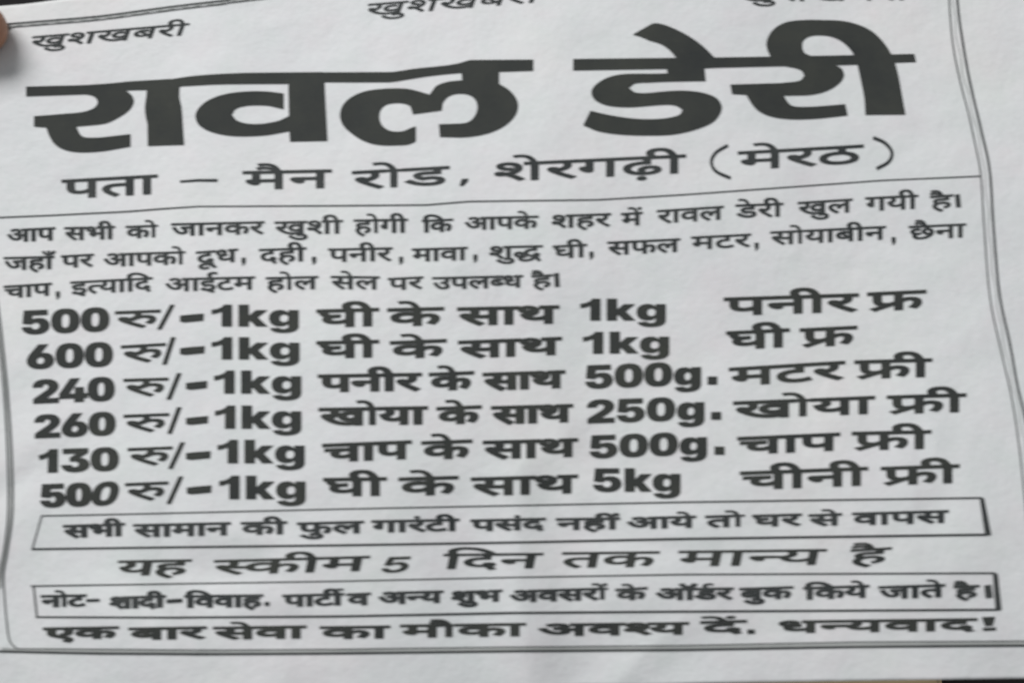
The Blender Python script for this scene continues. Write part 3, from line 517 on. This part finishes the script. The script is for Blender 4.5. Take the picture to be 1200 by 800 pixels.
da = A4([(645, 300), (650, 355), (560, 357), (400, 358), (310, 370), (230, 405), (180, 455), (178, 490), (205, 525), (270, 553), (340, 563), (430, 565),
         (560, 555), (650, 550), (710, 558), (745, 580), (735, 605), (690, 625), (600, 638), (500, 640), (400, 632), (280, 613), (170, 588),
         (125, 678), (200, 710), (300, 730), (420, 740), (560, 742), (680, 737), (780, 718), (870, 690), (940, 655), (980, 605), (990, 560),
         (965, 515), (900, 483), (820, 467), (720, 462), (600, 470), (500, 478), (440, 470), (410, 445), (440, 420), (520, 412), (700, 405),
         (890, 402), (880, 300)])
ra2 = A5([(390, 300), (390, 328), (430, 335), (480, 355), (492, 380), (475, 403), (430, 415), (350, 422), (75, 430), (85, 483), (165, 487), (190, 530),
          (230, 575), (290, 605), (380, 622), (480, 625), (600, 618), (735, 603), (722, 540), (600, 550), (500, 555), (420, 548), (395, 525),
          (375, 492), (500, 490), (580, 478), (650, 450), (700, 410), (715, 375), (700, 340), (655, 312), (650, 290)])
ii = A5([(320, 290), (290, 250), (278, 200), (295, 150), (330, 110), (390, 80), (480, 68), (600, 68), (700, 72), (790, 92), (870, 130), (930, 185),
         (975, 250), (1005, 320), (1030, 430), (1060, 598), (835, 600), (830, 520), (810, 410), (790, 320), (770, 262), (735, 215), (690, 180),
         (640, 160), (580, 153), (520, 160), (485, 185), (480, 220), (495, 255), (530, 270), (530, 300)])

def smooth_outline(c):
    """one corner-preserving round of subdivision for hand-measured outlines"""
    m = len(c); out = []
    for i in range(m):
        p0, p1, p2, p3 = [np.array(c[(i + k) % m]) for k in (-1, 0, 1, 2)]
        out.append(tuple(p1))
        e0, e1, e2 = p1 - p0, p2 - p1, p3 - p2
        l = [np.linalg.norm(e) + 1e-9 for e in (e0, e1, e2)]
        if e0 @ e1 / (l[0] * l[1]) > .55 and e1 @ e2 / (l[1] * l[2]) > .55 and max(l) < 5 * min(l):
            mid = (p1 + p2) / 2 + (e0 / l[0] - e2 / l[2]) * l[1] / 16
            out.append(tuple(mid))
    return out

def orient(c):
    s = sum(x0 * y1 - x1 * y0 for (x0, y0), (x1, y1) in zip(c, c[1:] + c[:1]))
    return c if s > 0 else c[::-1]

def traced(cs): return fill([orient(smooth_outline(smooth_outline(c))) for c in cs], 9.0)
print_part('headline_word', [traced([bar_one, ra, aa, va_stem, va_bowl, la])], M_INK, 'very heavy black headline word रावल')
print_part('headline_word', [traced([bar_two, e_mark, da, ra2, ii])], M_INK, 'very heavy black headline word डेरी')

# ------------------------------------------------------------------ small slanted greetings along the top
K1 = dict(stem=4.9, bar=1.9, slant=0.38)
print_part('greeting_word', [word('खुशखबरी', 36, 43.5, 219, 28, 13, **K1)], M_INK_FINE, 'small slanted खुशखबरी at the upper left')
print_part('greeting_word', [word('खुशखबरी', 429, 5.5, 632, -11, 13.5, **K1)], M_INK_FINE, 'small slanted खुशखबरी cut by the top of the picture')
print_part('greeting_word', [word('खुशखबरी', 864, -11.5, 1066, -13.5, 13.5, **K1)], M_INK_FINE)

# ------------------------------------------------------------------ address
AD = dict(stem=9.2, bar=3.4)
print_part('address_line', [
    word('पता', 73, 211, 183, 205, 21.5, **AD), stroke([(211, 213), (232, 211.5), (255, 211.6)], [2.4, 2.8, 3.2]),
    word('मैन', 285, 201, 387, 199, 20.5, **AD), word('रोड', 413, 201, 525, 195, 20.5, **AD),
    poly([(541, 210), (549, 209.5), (548, 213), (543, 218), (538.5, 218)]),
    word('शेरगढ़ी', 576, 192, 802, 181.5, 20.5, **AD),
    stroke(curve([(853, 170.5), (839, 179), (833.5, 190), (839, 201), (856, 209)]), 3.6),
    word('मेरठ', 865, 178, 1010, 170, 20.5, **AD),
    stroke(curve([(1023, 161.5), (1037, 168), (1045, 179), (1041, 190), (1027, 198)]), 3.8)], M_INK_FINE,
    'address line पता – मैन रोड, शेरगढ़ी (मेरठ)')

# ------------------------------------------------------------------ body text
B = dict(stem=5.2, bar=2.4)
def W(t, x0, y0, x1, y1, h, **k):
    d = dict(B); d.update(k); return word(t, x0, y0, x1, y1, h, **d)
print_part('body_line', [
    W('आप', 8, 269, 64, 266.5, 14.5), W('सभी', 76, 266.5, 134, 265, 14.5), W('को', 148, 265, 185, 263.5, 14),
    W('जानकर', 201, 262, 309, 259.5, 14), W('खुशी', 322, 260, 401, 258, 15), W('होगी', 415, 257.5, 477, 256.5, 15.5),
    W('कि', 495, 258, 530, 256.5, 14), W('आपके', 544, 255, 630, 253, 14), W('शहर', 645, 252.5, 715, 250, 14.5),
    W('में', 728, 250, 752, 248.5, 14.5), W('रावल', 770, 246.5, 847, 241.5, 15), W('डेरी', 862, 240, 917, 238, 15),
    W('खुल', 935, 237, 998, 233, 15), W('गयी', 1014, 231.5, 1075, 228.5, 15.5), W('है', 1090, 230, 1116, 228, 15),
    stroke([(1121.5, 228), (1123, 243)], 6.0)], M_INK_FINE, 'first line of the small paragraph')
print_part('body_line', [
    W('जहाँ', 5, 301.5, 63, 300, 14.5), W('पर', 72, 299.5, 109, 297.5, 14), W('आपको', 121, 297.5, 217, 294.5, 14.5),
    W('दूध', 230, 295, 278, 291.5, 14.5), dot(285.5, 305), W('दही', 304, 292, 358, 290, 15.5), dot(368, 304),
    W('पनीर', 385, 291.5, 459, 290, 15), dot(470, 304), W('मावा', 483, 291.5, 547, 289.5, 14.5), dot(557, 301.5),
    W('शुद्ध', 572, 289, 635, 287.5, 14), W('घी', 648, 288, 687, 286, 14.5), dot(693, 298),
    W('सफल', 712, 283.5, 796, 279.5, 15), W('मटर', 810, 277.5, 879, 274, 14.5), dot(886.5, 287.5),
    W('सोयाबीन', 903, 271.5, 1037, 265, 15), dot(1047, 281), W('छैना', 1065, 265, 1131, 262, 15.5)], M_INK_FINE,
    'second line of the small paragraph')
print_part('body_line', [
    W('चाप', 5, 335, 60, 331.5, 14), dot(68, 344.5), W('इत्यादि', 83, 330, 178, 325, 14.5), W('आईटम', 193, 326.5, 298, 324, 14.5),
    W('होल', 312, 325, 372, 323.5, 14.5), W('सेल', 388, 323.5, 444, 324, 14.5), W('पर', 455, 326, 495, 324, 13.5),
    W('उपलब्ध', 507, 325, 612, 322.5, 13.5), W('है', 623, 323, 647, 321.5, 14), stroke([(652, 320), (653, 336)], 6.0)], M_INK_FINE,
    'third, short line of the small paragraph')

# ------------------------------------------------------------------ price rows
def D(t, x0, y0, x1, y1, h, stem=11.0): return word(t, x0, y0, x1, y1, h, stem=stem, bar=5)
def H(t, x0, y0, x1, y1, h): return word(t, x0, y0, x1, y1, h, stem=10.6, bar=4.0)
def HR(t, x0, y0, x1, y1, h): return word(t, x0, y0, x1, y1, h, stem=7.8, bar=3.4)
def slash(x0, y0, x1, y1, w=5.5): return poly([(x1 - w, y0), (x1, y0), (x0 + w, y1), (x0, y1)])
def dash(x0, x1, y, t=8.6): return poly([(x0, y - t * .30), (x0 + 9, y - t * .42), (x1, y - t * .60), (x1 - .5, y + t * .38), (x0 + 6, y + t * .62), (x0, y + t * .5)])
def stop(x0, x1, y0, y1): return poly([(x0, y0), (x1, y0), (x1, y1), (x0, y1)])
print_part('price_line', [
    D('500', 26, 364, 128, 359.8, 28), HR('रु', 135, 365, 187, 363, 19), slash(184, 357, 205, 386), dash(211, 239, 372.5),
    D('1kg', 248, 357, 350, 357, 25.5), H('घी', 372, 363, 442, 361, 19.5), H('के', 455, 361.5, 518, 360, 19.5),
    H('साथ', 537, 360.5, 653, 358, 19.5), D('1kg', 680, 350, 780, 350, 25.5), H('पनीर', 849, 349, 1004, 344, 19.5), H('फ्र', 1017, 343, 1083, 340, 20.5)],
    M_INK, 'bold offer beginning 500 रु and ending पनीर फ्र')
print_part('price_line', [
    D('600', 32, 404, 132, 400.5, 28.5), HR('रु', 142, 405, 193, 402, 20), slash(190, 395, 206, 427), dash(211, 240, 410.5),
    D('1kg', 248, 395, 351, 395, 26), H('घी', 372, 400, 442, 398.5, 18.5), H('के', 458, 400, 521, 397.5, 19),
    H('साथ', 538, 399.5, 656, 395, 19), D('1kg', 683, 389, 784, 388, 25.5), H('घी', 852, 388.5, 923, 385, 20), H('फ्र', 938, 385, 1002, 382, 20.5)],
    M_INK, 'bold offer beginning 600 रु and ending घी फ्र')
print_part('price_line', [
    D('240', 39, 445, 134, 441.2, 28), HR('रु', 145, 444, 196, 442.5, 20), slash(195, 437, 213, 468), dash(218, 243, 451.3),
    D('1kg', 251, 434, 353, 434, 27), H('पनीर', 374, 439, 492, 437, 19), H('के', 504, 437, 553, 435, 19.5),
    H('साथ', 567, 437, 660, 434, 19), D('500g', 686, 428, 821, 423, 27.5), stop(829, 840.5, 441, 450.5),
    H('मटर', 855, 431, 988, 423, 20), H('फ्री', 1002, 422.5, 1090, 420, 20)],
    M_INK, 'bold offer beginning 240 रु and ending मटर फ्री')
print_part('price_line', [
    D('260', 41, 486, 135, 482, 27.5), HR('रु', 145, 486, 197, 484, 20), slash(196, 477, 213, 508), dash(218, 244, 492.3),
    D('1kg', 252, 475, 353, 475, 27), H('खोया', 375, 478, 499, 476, 19.5), H('के', 513, 477, 562, 475, 19),
    H('साथ', 577, 476, 669, 473.5, 19.5), D('250g', 688, 468.5, 825, 464, 27.5), stop(833, 845, 482.5, 491.5),
    H('खोया', 860, 470.5, 1023, 464, 19), H('फ्री', 1040, 463.5, 1130, 461, 20)],
    M_INK, 'bold offer beginning 260 रु and ending खोया फ्री')
print_part('price_line', [
    D('130', 46, 526.5, 139, 523.5, 27.5), HR('रु', 150, 525, 201, 523, 20), slash(197, 518, 217, 549), dash(218, 247, 533.3),
    D('1kg', 255, 515, 357, 515, 27.5), H('चाप', 379, 520, 480, 516, 20), H('के', 495, 517, 551, 515, 20),
    H('साथ', 567, 516.5, 675, 513.5, 20), D('500g', 691, 510, 828, 505, 27), stop(837, 849, 523, 532.5),
    H('चाप', 865, 512, 982, 507, 19), H('फ्री', 999, 506, 1089, 504, 20)],
    M_INK, 'bold offer beginning 130 रु and ending चाप फ्री')
print_part('price_line', [
    D('50', 48, 567, 107, 565, 27.5), word('0', 108, 565, 139, 563.5, 27.5, stem=9, bar=5, slant=0.25),
    HR('रु', 147, 566, 196, 564, 20), slash(195, 558, 215, 590), dash(219, 248, 573.5),
    D('1kg', 257, 557, 358, 557, 27.5), H('घी', 380, 560, 451, 559, 20), H('के', 468, 559.5, 535, 557.5, 20),
    H('साथ', 553, 559.5, 675, 556, 20), D('5kg', 695, 548.5, 797, 548, 27.5), H('चीनी', 868, 552.5, 1015, 547, 20), H('फ्री', 1033, 547, 1122, 544, 20)],
    M_INK, 'bold offer beginning 500 रु and ending चीनी फ्री')

# ------------------------------------------------------------------ guarantee line
def G(t, x0, y0, x1, y1, h): return word(t, x0, y0, x1, y1, h, stem=7.4, bar=2.9)
print_part('guarantee_line', [
    G('सभी', 75, 615, 145, 612.5, 14), G('सामान', 157, 614, 269, 611.5, 14), G('की', 283, 611.5, 335, 610.5, 13.8), G('फुल', 349, 612, 425, 610, 13),
    G('गारंटी', 436, 609.5, 537, 607.5, 13), G('पसंद', 552, 608.5, 638, 606.5, 12.5), G('नहीं', 652, 607, 725, 606, 12.5), G('आये', 734, 606, 814, 604, 12.5),
    G('तो', 827, 604, 872, 602.5, 12.8), G('घर', 882, 603, 938, 601.5, 12.8), G('से', 948, 602.5, 985, 601, 12.8), G('वापस', 999, 600.5, 1110, 597.5, 13.5)],
    M_INK_FINE, 'text in the upper ruled box')

# ------------------------------------------------------------------ slanted scheme line
def S(t, x0, y0, x1, y1, h): return word(t, x0, y0, x1, y1, h, stem=10.0, bar=2.6, slant=0.22)
print_part('scheme_line', [
    S('यह', 138, 656.5, 221, 655, 17), S('स्कीम', 250, 656, 430, 651, 16.5),
    word('S', 449, 652.5, 480, 651.5, 18, stem=4, bar=2, slant=0.45),
    S('दिन', 519, 648.5, 633, 647.5, 17), S('तक', 658, 646.7, 769, 645.5, 17.5), S('मान्य', 794, 645, 965, 643, 17.5), S('है', 996, 643.5, 1041, 641, 17)],
    M_INK, 'large slanted line यह स्कीम 5 दिन तक मान्य है')

# ------------------------------------------------------------------ note line
print_part('note_line', [
    G('नोट', 49, 697, 100, 696, 13), stroke([(101, 703.2), (117, 702.6)], 3.4), G('शादी', 128, 699, 193, 697, 13), stroke([(195, 704), (214, 703)], 4.4),
    G('विवाह', 217, 697, 307, 696, 13.5), dot(313, 707, 6, 4.5, 0), G('पार्टी', 332, 696.5, 402, 694.5, 13), G('व', 407, 695, 433, 694, 13),
    G('अन्य', 443, 693.5, 518, 691.5, 13), G('शुभ', 528, 692.5, 587, 690.5, 12.5), G('अवसरों', 597, 691.5, 712, 688, 12.8), G('के', 722, 689.5, 757, 687.5, 12.8),
    G('ऑर्डर', 768, 689, 858, 688, 12.5), G('बुक', 867, 688.5, 928, 686.5, 13), G('किये', 942, 687.5, 1017, 685, 13.5), G('जाते', 1030, 686.5, 1106, 684, 14),
    G('है', 1118, 686, 1146, 685, 13.5), stroke([(1157, 685), (1159, 700)], 8.5)], M_INK_FINE, 'text in the lower ruled box')

# ------------------------------------------------------------------ closing line
def Z(t, x0, y0, x1, y1, h): return word(t, x0, y0, x1, y1, h, stem=10.5, bar=3.1)
print_part('closing_line', [
    Z('एक', 52, 735, 137, 733.5, 12.5), Z('बार', 152, 735, 240, 733.5, 13), Z('सेवा', 251, 734, 357, 732.5, 13.5), Z('का', 376, 733.5, 455, 732.5, 13.5),
    Z('मौका', 470, 731.5, 614, 729.5, 14), Z('अवश्य', 630, 730.5, 805, 728.5, 13), Z('दें', 821, 727.5, 873, 726, 13.5), dot(880, 739.5, 9, 5, 0),
    Z('धन्यवाद', 910, 727, 1143, 724, 13), poly([(1150, 722.5), (1166, 722), (1163, 732.5), (1154, 733)]), poly([(1151, 735), (1167, 734.5), (1167, 738), (1152, 738.6)])],
    M_INK, 'closing line of squat heavy letters ending धन्यवाद !')

# ------------------------------------------------------------------ rules, boxes and the page border
print_part('divider_rule', [stroke([(-6, 255.2), (60, 252.5), (150, 248), (195, 244.5), (233, 242), (400, 241.2), (500, 240.3), (550, 236.2), (700, 234.3), (800, 228.4), (1033, 211.6), (1149, 206.6)],
                                   [1.5, 1.5, 1.6, 1.6, 1.3, 1.5, 1.5, 1.5, 1.4, 1.4, 1.3, 1.3])], M_INK_FINE)
print_part('ruled_box', [
    stroke([(49, 604), (160, 601.8), (400, 596), (600, 592), (800, 588), (1151, 583)], [1.4, 1.4, 1.3, 1.4, 1.7, 1.9]),
    stroke([(37, 643), (200, 640.8), (400, 638.4), (600, 635.2), (800, 631), (1157, 626)], [2.2, 2.3, 2.3, 2.4, 2.6, 2.6]),
    stroke([(49, 603.6), (38, 643)], 1.4),
    poly([(1147.5, 582.5), (1153, 583.5), (1161.5, 626.5), (1154, 627)])], M_INK_FINE, 'slanting ruled box with a thick right side round the guarantee text')
print_part('ruled_box', [
    stroke([(36, 686.2), (200, 683.6), (400, 680.4), (600, 676), (800, 672.6), (1166, 671)], [1.6, 1.4, 1.3, 1.3, 1.6, 1.9]),
    stroke([(42, 722.4), (200, 723), (400, 721.6), (600, 717.6), (800, 716), (1170, 713.8)], [1.9, 2.2, 2.4, 2.6, 2.4, 2.4]),
    stroke([(39.5, 686), (43.5, 722.5)], 2.0),
    poly([(1163, 671), (1169, 671.8), (1173.5, 714.2), (1166.3, 714.8)])], M_INK_FINE, 'ruled box with a thick right side round the note text')

# braided double border: two rules with a grey twisted cord of ink between
def offset(pts, d):
    q = np.array(pts, float); T = np.gradient(q, axis=0); T /= np.linalg.norm(T, axis=1)[:, None] + 1e-9
    return q + np.stack([-T[:, 1], T[:, 0]], -1) * d
def braid(pts, amp, period, w):
    """thin line swinging between two rules"""
    q = np.array(curve(pts, 12)); seg = np.r_[0, np.cumsum(np.linalg.norm(np.diff(q, axis=0), axis=1))]
    s = np.arange(0, seg[-1], 3.0); q = np.stack([np.interp(s, seg, q[:, 0]), np.interp(s, seg, q[:, 1])], -1)
    T = np.gradient(q, axis=0); T /= np.linalg.norm(T, axis=1)[:, None] + 1e-9
    Nn = np.stack([-T[:, 1], T[:, 0]], -1)
    return stroke(list(q + Nn * (amp * np.sin(s / period * 2 * math.pi))[:, None]), w)

right_outer = curve([(1117, -60), (1121.5, 0), (1126, 38), (1136, 95), (1150, 155), (1159.5, 200), (1164, 267), (1171, 345), (1183, 402), (1192, 452), (1201, 490), (1212, 560), (1220, 650), (1226, 756)])
right_inner = curve([(1110, -60), (1112, 0), (1116, 50), (1124, 92), (1135, 135), (1142.5, 170), (1149, 205), (1153, 267), (1160, 350), (1174, 416), (1186, 470), (1196, 540), (1206, 650), (1211, 750)])
right_mid = [((a[0] + b2[0]) / 2, (a[1] + b2[1]) / 2) for a, b2 in zip(right_outer, right_inner)]
M1 = [stroke(right_outer, 2.7), stroke(right_inner, 1.6)]
print_part('border_rule', M1, M_INK_FINE, 'double rule down the right of the page')
print_part('border_braid', [braid(right_mid[::6], 0.9, 46, 1.0)], M_TINT, lift=LIFT * 0.7)

top_outer = curve([(8, 29), (14, 28.2), (60, 24.5), (120, 19.2), (200, 8.5), (262, 1.2), (300, -4), (600, -38), (1117, -78)])
top_inner = offset(top_outer, 4.2)
print_part('border_rule', [stroke(top_outer, 1.7), stroke(list(top_inner), 1.1)], M_INK_FINE, 'double rule along the top of the page')
print_part('border_braid', [braid(list((np.array(top_outer) + top_inner) / 2)[::6], 1.3, 30, 1.8)], M_TINT, lift=LIFT * 0.7)

left_outer = curve([(8, 29), (2, 36), (-6, 50), (-20, 100), (-26, 200), (-14, 310), (-4, 380), (2, 430), (6, 480), (9, 540), (9.5, 600), (5, 642), (0, 668), (-3, 700), (-4, 762)])
left_inner = curve([(13, 33), (7, 39), (-1, 52), (-14, 100), (-20, 200), (-8, 310), (1, 380), (6.5, 430), (11, 480), (14.5, 540), (15, 600), (9, 645), (4.5, 672), (5.5, 700), (8, 728), (11.5, 750), (20, 759.5)])
print_part('border_rule', [stroke(left_outer, 1.6), stroke(left_inner, 1.5)], M_INK_FINE, 'wavering double rule down the left of the page')
k = min(len(left_outer), len(left_inner))
left_mid = [((a[0] + b2[0]) / 2, (a[1] + b2[1]) / 2) for a, b2 in zip(left_outer[:k - 8], left_inner[:k - 8])]
print_part('border_braid', [stroke(left_mid, 1.7)], M_TINT, lift=LIFT * 0.7)
bo = [(-4, 762.5), (60, 764), (120, 765.2), (250, 766), (400, 765), (600, 762.4), (800, 761), (1000, 757.4), (1226, 755.6)]
bi = [(20, 759.4), (120, 760), (250, 761), (400, 760), (600, 757.4), (800, 755.6), (1000, 751.6), (1211, 750.4)]
bm_ = [(2, 760.6), (60, 761.8), (120, 762.8), (250, 763.6), (400, 762.6), (600, 760), (800, 758.4), (1000, 754.6), (1216, 753.2)]
print_part('border_rule', [stroke(bo, 2.4), stroke(bi, 1.0)], M_INK_FINE, 'double rule along the foot of the page')
print_part('border_braid', [stroke(bm_, 4.4)], M_TINT, lift=LIFT * 0.7)


# ------------------------------------------------------------------ what lies below the sheet
def slab(name, x0, y0, x1, y1, z0, z1, mat, bevel=0.003):
    bm = bmesh.new()
    bmesh.ops.create_cube(bm, size=1)
    for v in bm.verts:
        v.co = Vector((x0 + (v.co.x + .5) * (x1 - x0), y0 + (v.co.y + .5) * (y1 - y0), z0 + (v.co.z + .5) * (z1 - z0)))
    if bevel: bmesh.ops.bevel(bm, geom=bm.edges[:], offset=bevel, segments=2, affect='EDGES')
    me = bpy.data.meshes.new(name); bm.to_mesh(me); bm.free()
    return link(name, me, mat)

M_FLOOR, b, N, L = principled('dark_floor', (0.012, 0.010, 0.010), 0.8, 0.2)
nf = noise(N, L, 14.0, 5.0, 0.6)
rf = ramp(N, L, nf.outputs['Fac'], [(0.3, (0.008, 0.007, 0.008)), (0.7, (0.018, 0.014, 0.012))])
L.new(rf.outputs['Color'], b.inputs['Base Color'])
floor = mesh_obj('floor', [(-3, -3, -0.300), (3, -3, -0.300), (3, 3, -0.300), (-3, 3, -0.300)], [(0, 1, 2, 3)], M_FLOOR)
floor['kind'] = 'structure'

M_WOOD, b, N, L = principled('tan_wood', (0.42, 0.31, 0.17), 0.6, 0.3)
tc = N.new('ShaderNodeTexCoord'); mp = N.new('ShaderNodeMapping'); mp.inputs['Scale'].default_value = (4, 60, 20)
L.new(tc.outputs['Object'], mp.inputs['Vector'])
nw = noise(N, L, 3.0, 5.0, 0.6, mp.outputs['Vector'])
rw = ramp(N, L, nw.outputs['Fac'], [(0.3, (0.22, 0.155, 0.085)), (0.7, (0.40, 0.31, 0.18))])
L.new(rw.outputs['Color'], b.inputs['Base Color'])
board = slab('wooden_board', -0.30, -0.42, 0.176, 0.02, -0.297, -0.250, M_WOOD)
board['label'] = 'tan wooden board on the dark floor, showing past the lower right edge of the leaflet'
board['category'] = 'board'

# ------------------------------------------------------------------ the hand that holds the left edge
M_SKIN, b, N, L = principled('skin', (0.42, 0.22, 0.14), 0.5, 0.4)
b.inputs['Subsurface Weight'].default_value = 0.12
b.inputs['Subsurface Radius'].default_value = (0.004, 0.0015, 0.0008)
ns = noise(N, L, 180.0, 4.0, 0.6)
rs = ramp(N, L, ns.outputs['Fac'], [(0.3, (0.36, 0.175, 0.105)), (0.7, (0.47, 0.25, 0.16))])
L.new(rs.outputs['Color'], b.inputs['Base Color'])
tip = on_sheet([9.0], [39.0], 0.0, 0.0042)[0] + np.array([0.0058, 0, 0])
tx, ty, tz = tip
hv, he, hr = [], [], []
def joint(p, r, prev=None):
    hv.append((tx + p[0], ty + p[1], tz + p[2])); hr.append(r)
    if prev is not None: he.append((prev, len(hv) - 1))
    return len(hv) - 1
wrist = joint((-0.115, -0.060, -0.040), 0.024)
palm = joint((-0.088, -0.045, -0.032), 0.024, wrist)
fore = joint((-0.190, -0.105, -0.055), 0.027, wrist)
q = joint((-0.066, -0.018, -0.012), 0.0125, palm)
q = joint((-0.040, 0.004, 0.0048), 0.0088, q)
q = joint((-0.018, 0.002, 0.0052), 0.0074, q)
q = joint((-0.0052, 0.0, 0.0042), 0.0060, q)
for dy, ln, r in ((-0.006, 0.92, 0.0085), (-0.025, 1.0, 0.0088), (-0.044, 0.95, 0.0084), (-0.062, 0.78, 0.0074)):
    q = joint((-0.070, dy - 0.012, -0.026), r * 1.12, palm)
    q = joint((-0.070 + 0.036 * ln, dy, -0.026), r, q)
    q = joint((-0.070 + 0.058 * ln, dy + 0.002, -0.0185), r * 0.88, q)
    q = joint((-0.070 + 0.074 * ln, dy + 0.003, -0.0120), r * 0.72, q)
me = bpy.data.meshes.new('person')
me.from_pydata(hv, he, [])
person = link('person', me, M_SKIN)
me.materials.append(M_SKIN) if not me.materials else None
bpy.context.view_layer.objects.active = person
sk = person.modifiers.new('skin', 'SKIN')
for i, sv in enumerate(me.skin_vertices[0].data):
    sv.radius = (hr[i], hr[i]); sv.use_root = (i == 0)
sk.use_smooth_shade = True
ss = person.modifiers.new('subdivision', 'SUBSURF'); ss.levels = 2; ss.render_levels = 3
person['label'] = 'brown thumb of a person pressing on the upper left edge of the leaflet'
person['category'] = 'person'

# thumbnail: a curved shell on the back of the thumb tip
bm = bmesh.new(); g = {}
for i in range(9):
    for j in range(9):
        u = (i / 8 - .5) * 2; v = j / 8
        ang = u * 0.95
        r_ = 0.0058 + 0.0006 * v
        x = tx - 0.0185 + 0.0118 * (1 - v) * (1 - 0.16 * u * u) + 0.0
        zc = tz + 0.0040 + 0.0020 * v
        g[i, j] = bm.verts.new((x, ty + r_ * math.sin(ang), zc + r_ * math.cos(ang) - 0.0002))
for i in range(8):
    for j in range(8):
        bm.faces.new((g[i, j], g[i, j + 1], g[i + 1, j + 1], g[i + 1, j]))
bmesh.ops.recalc_face_normals(bm, faces=bm.faces[:])
me = bpy.data.meshes.new('thumbnail'); bm.to_mesh(me); bm.free()
M_NAIL, *_ = principled('nail', (0.58, 0.36, 0.28), 0.3, 0.5)
nail = link('thumbnail', me, M_NAIL, person)
so = nail.modifiers.new('thickness', 'SOLIDIFY'); so.thickness = 0.0005; so.offset = -1
for p in me.polygons: p.use_smooth = True
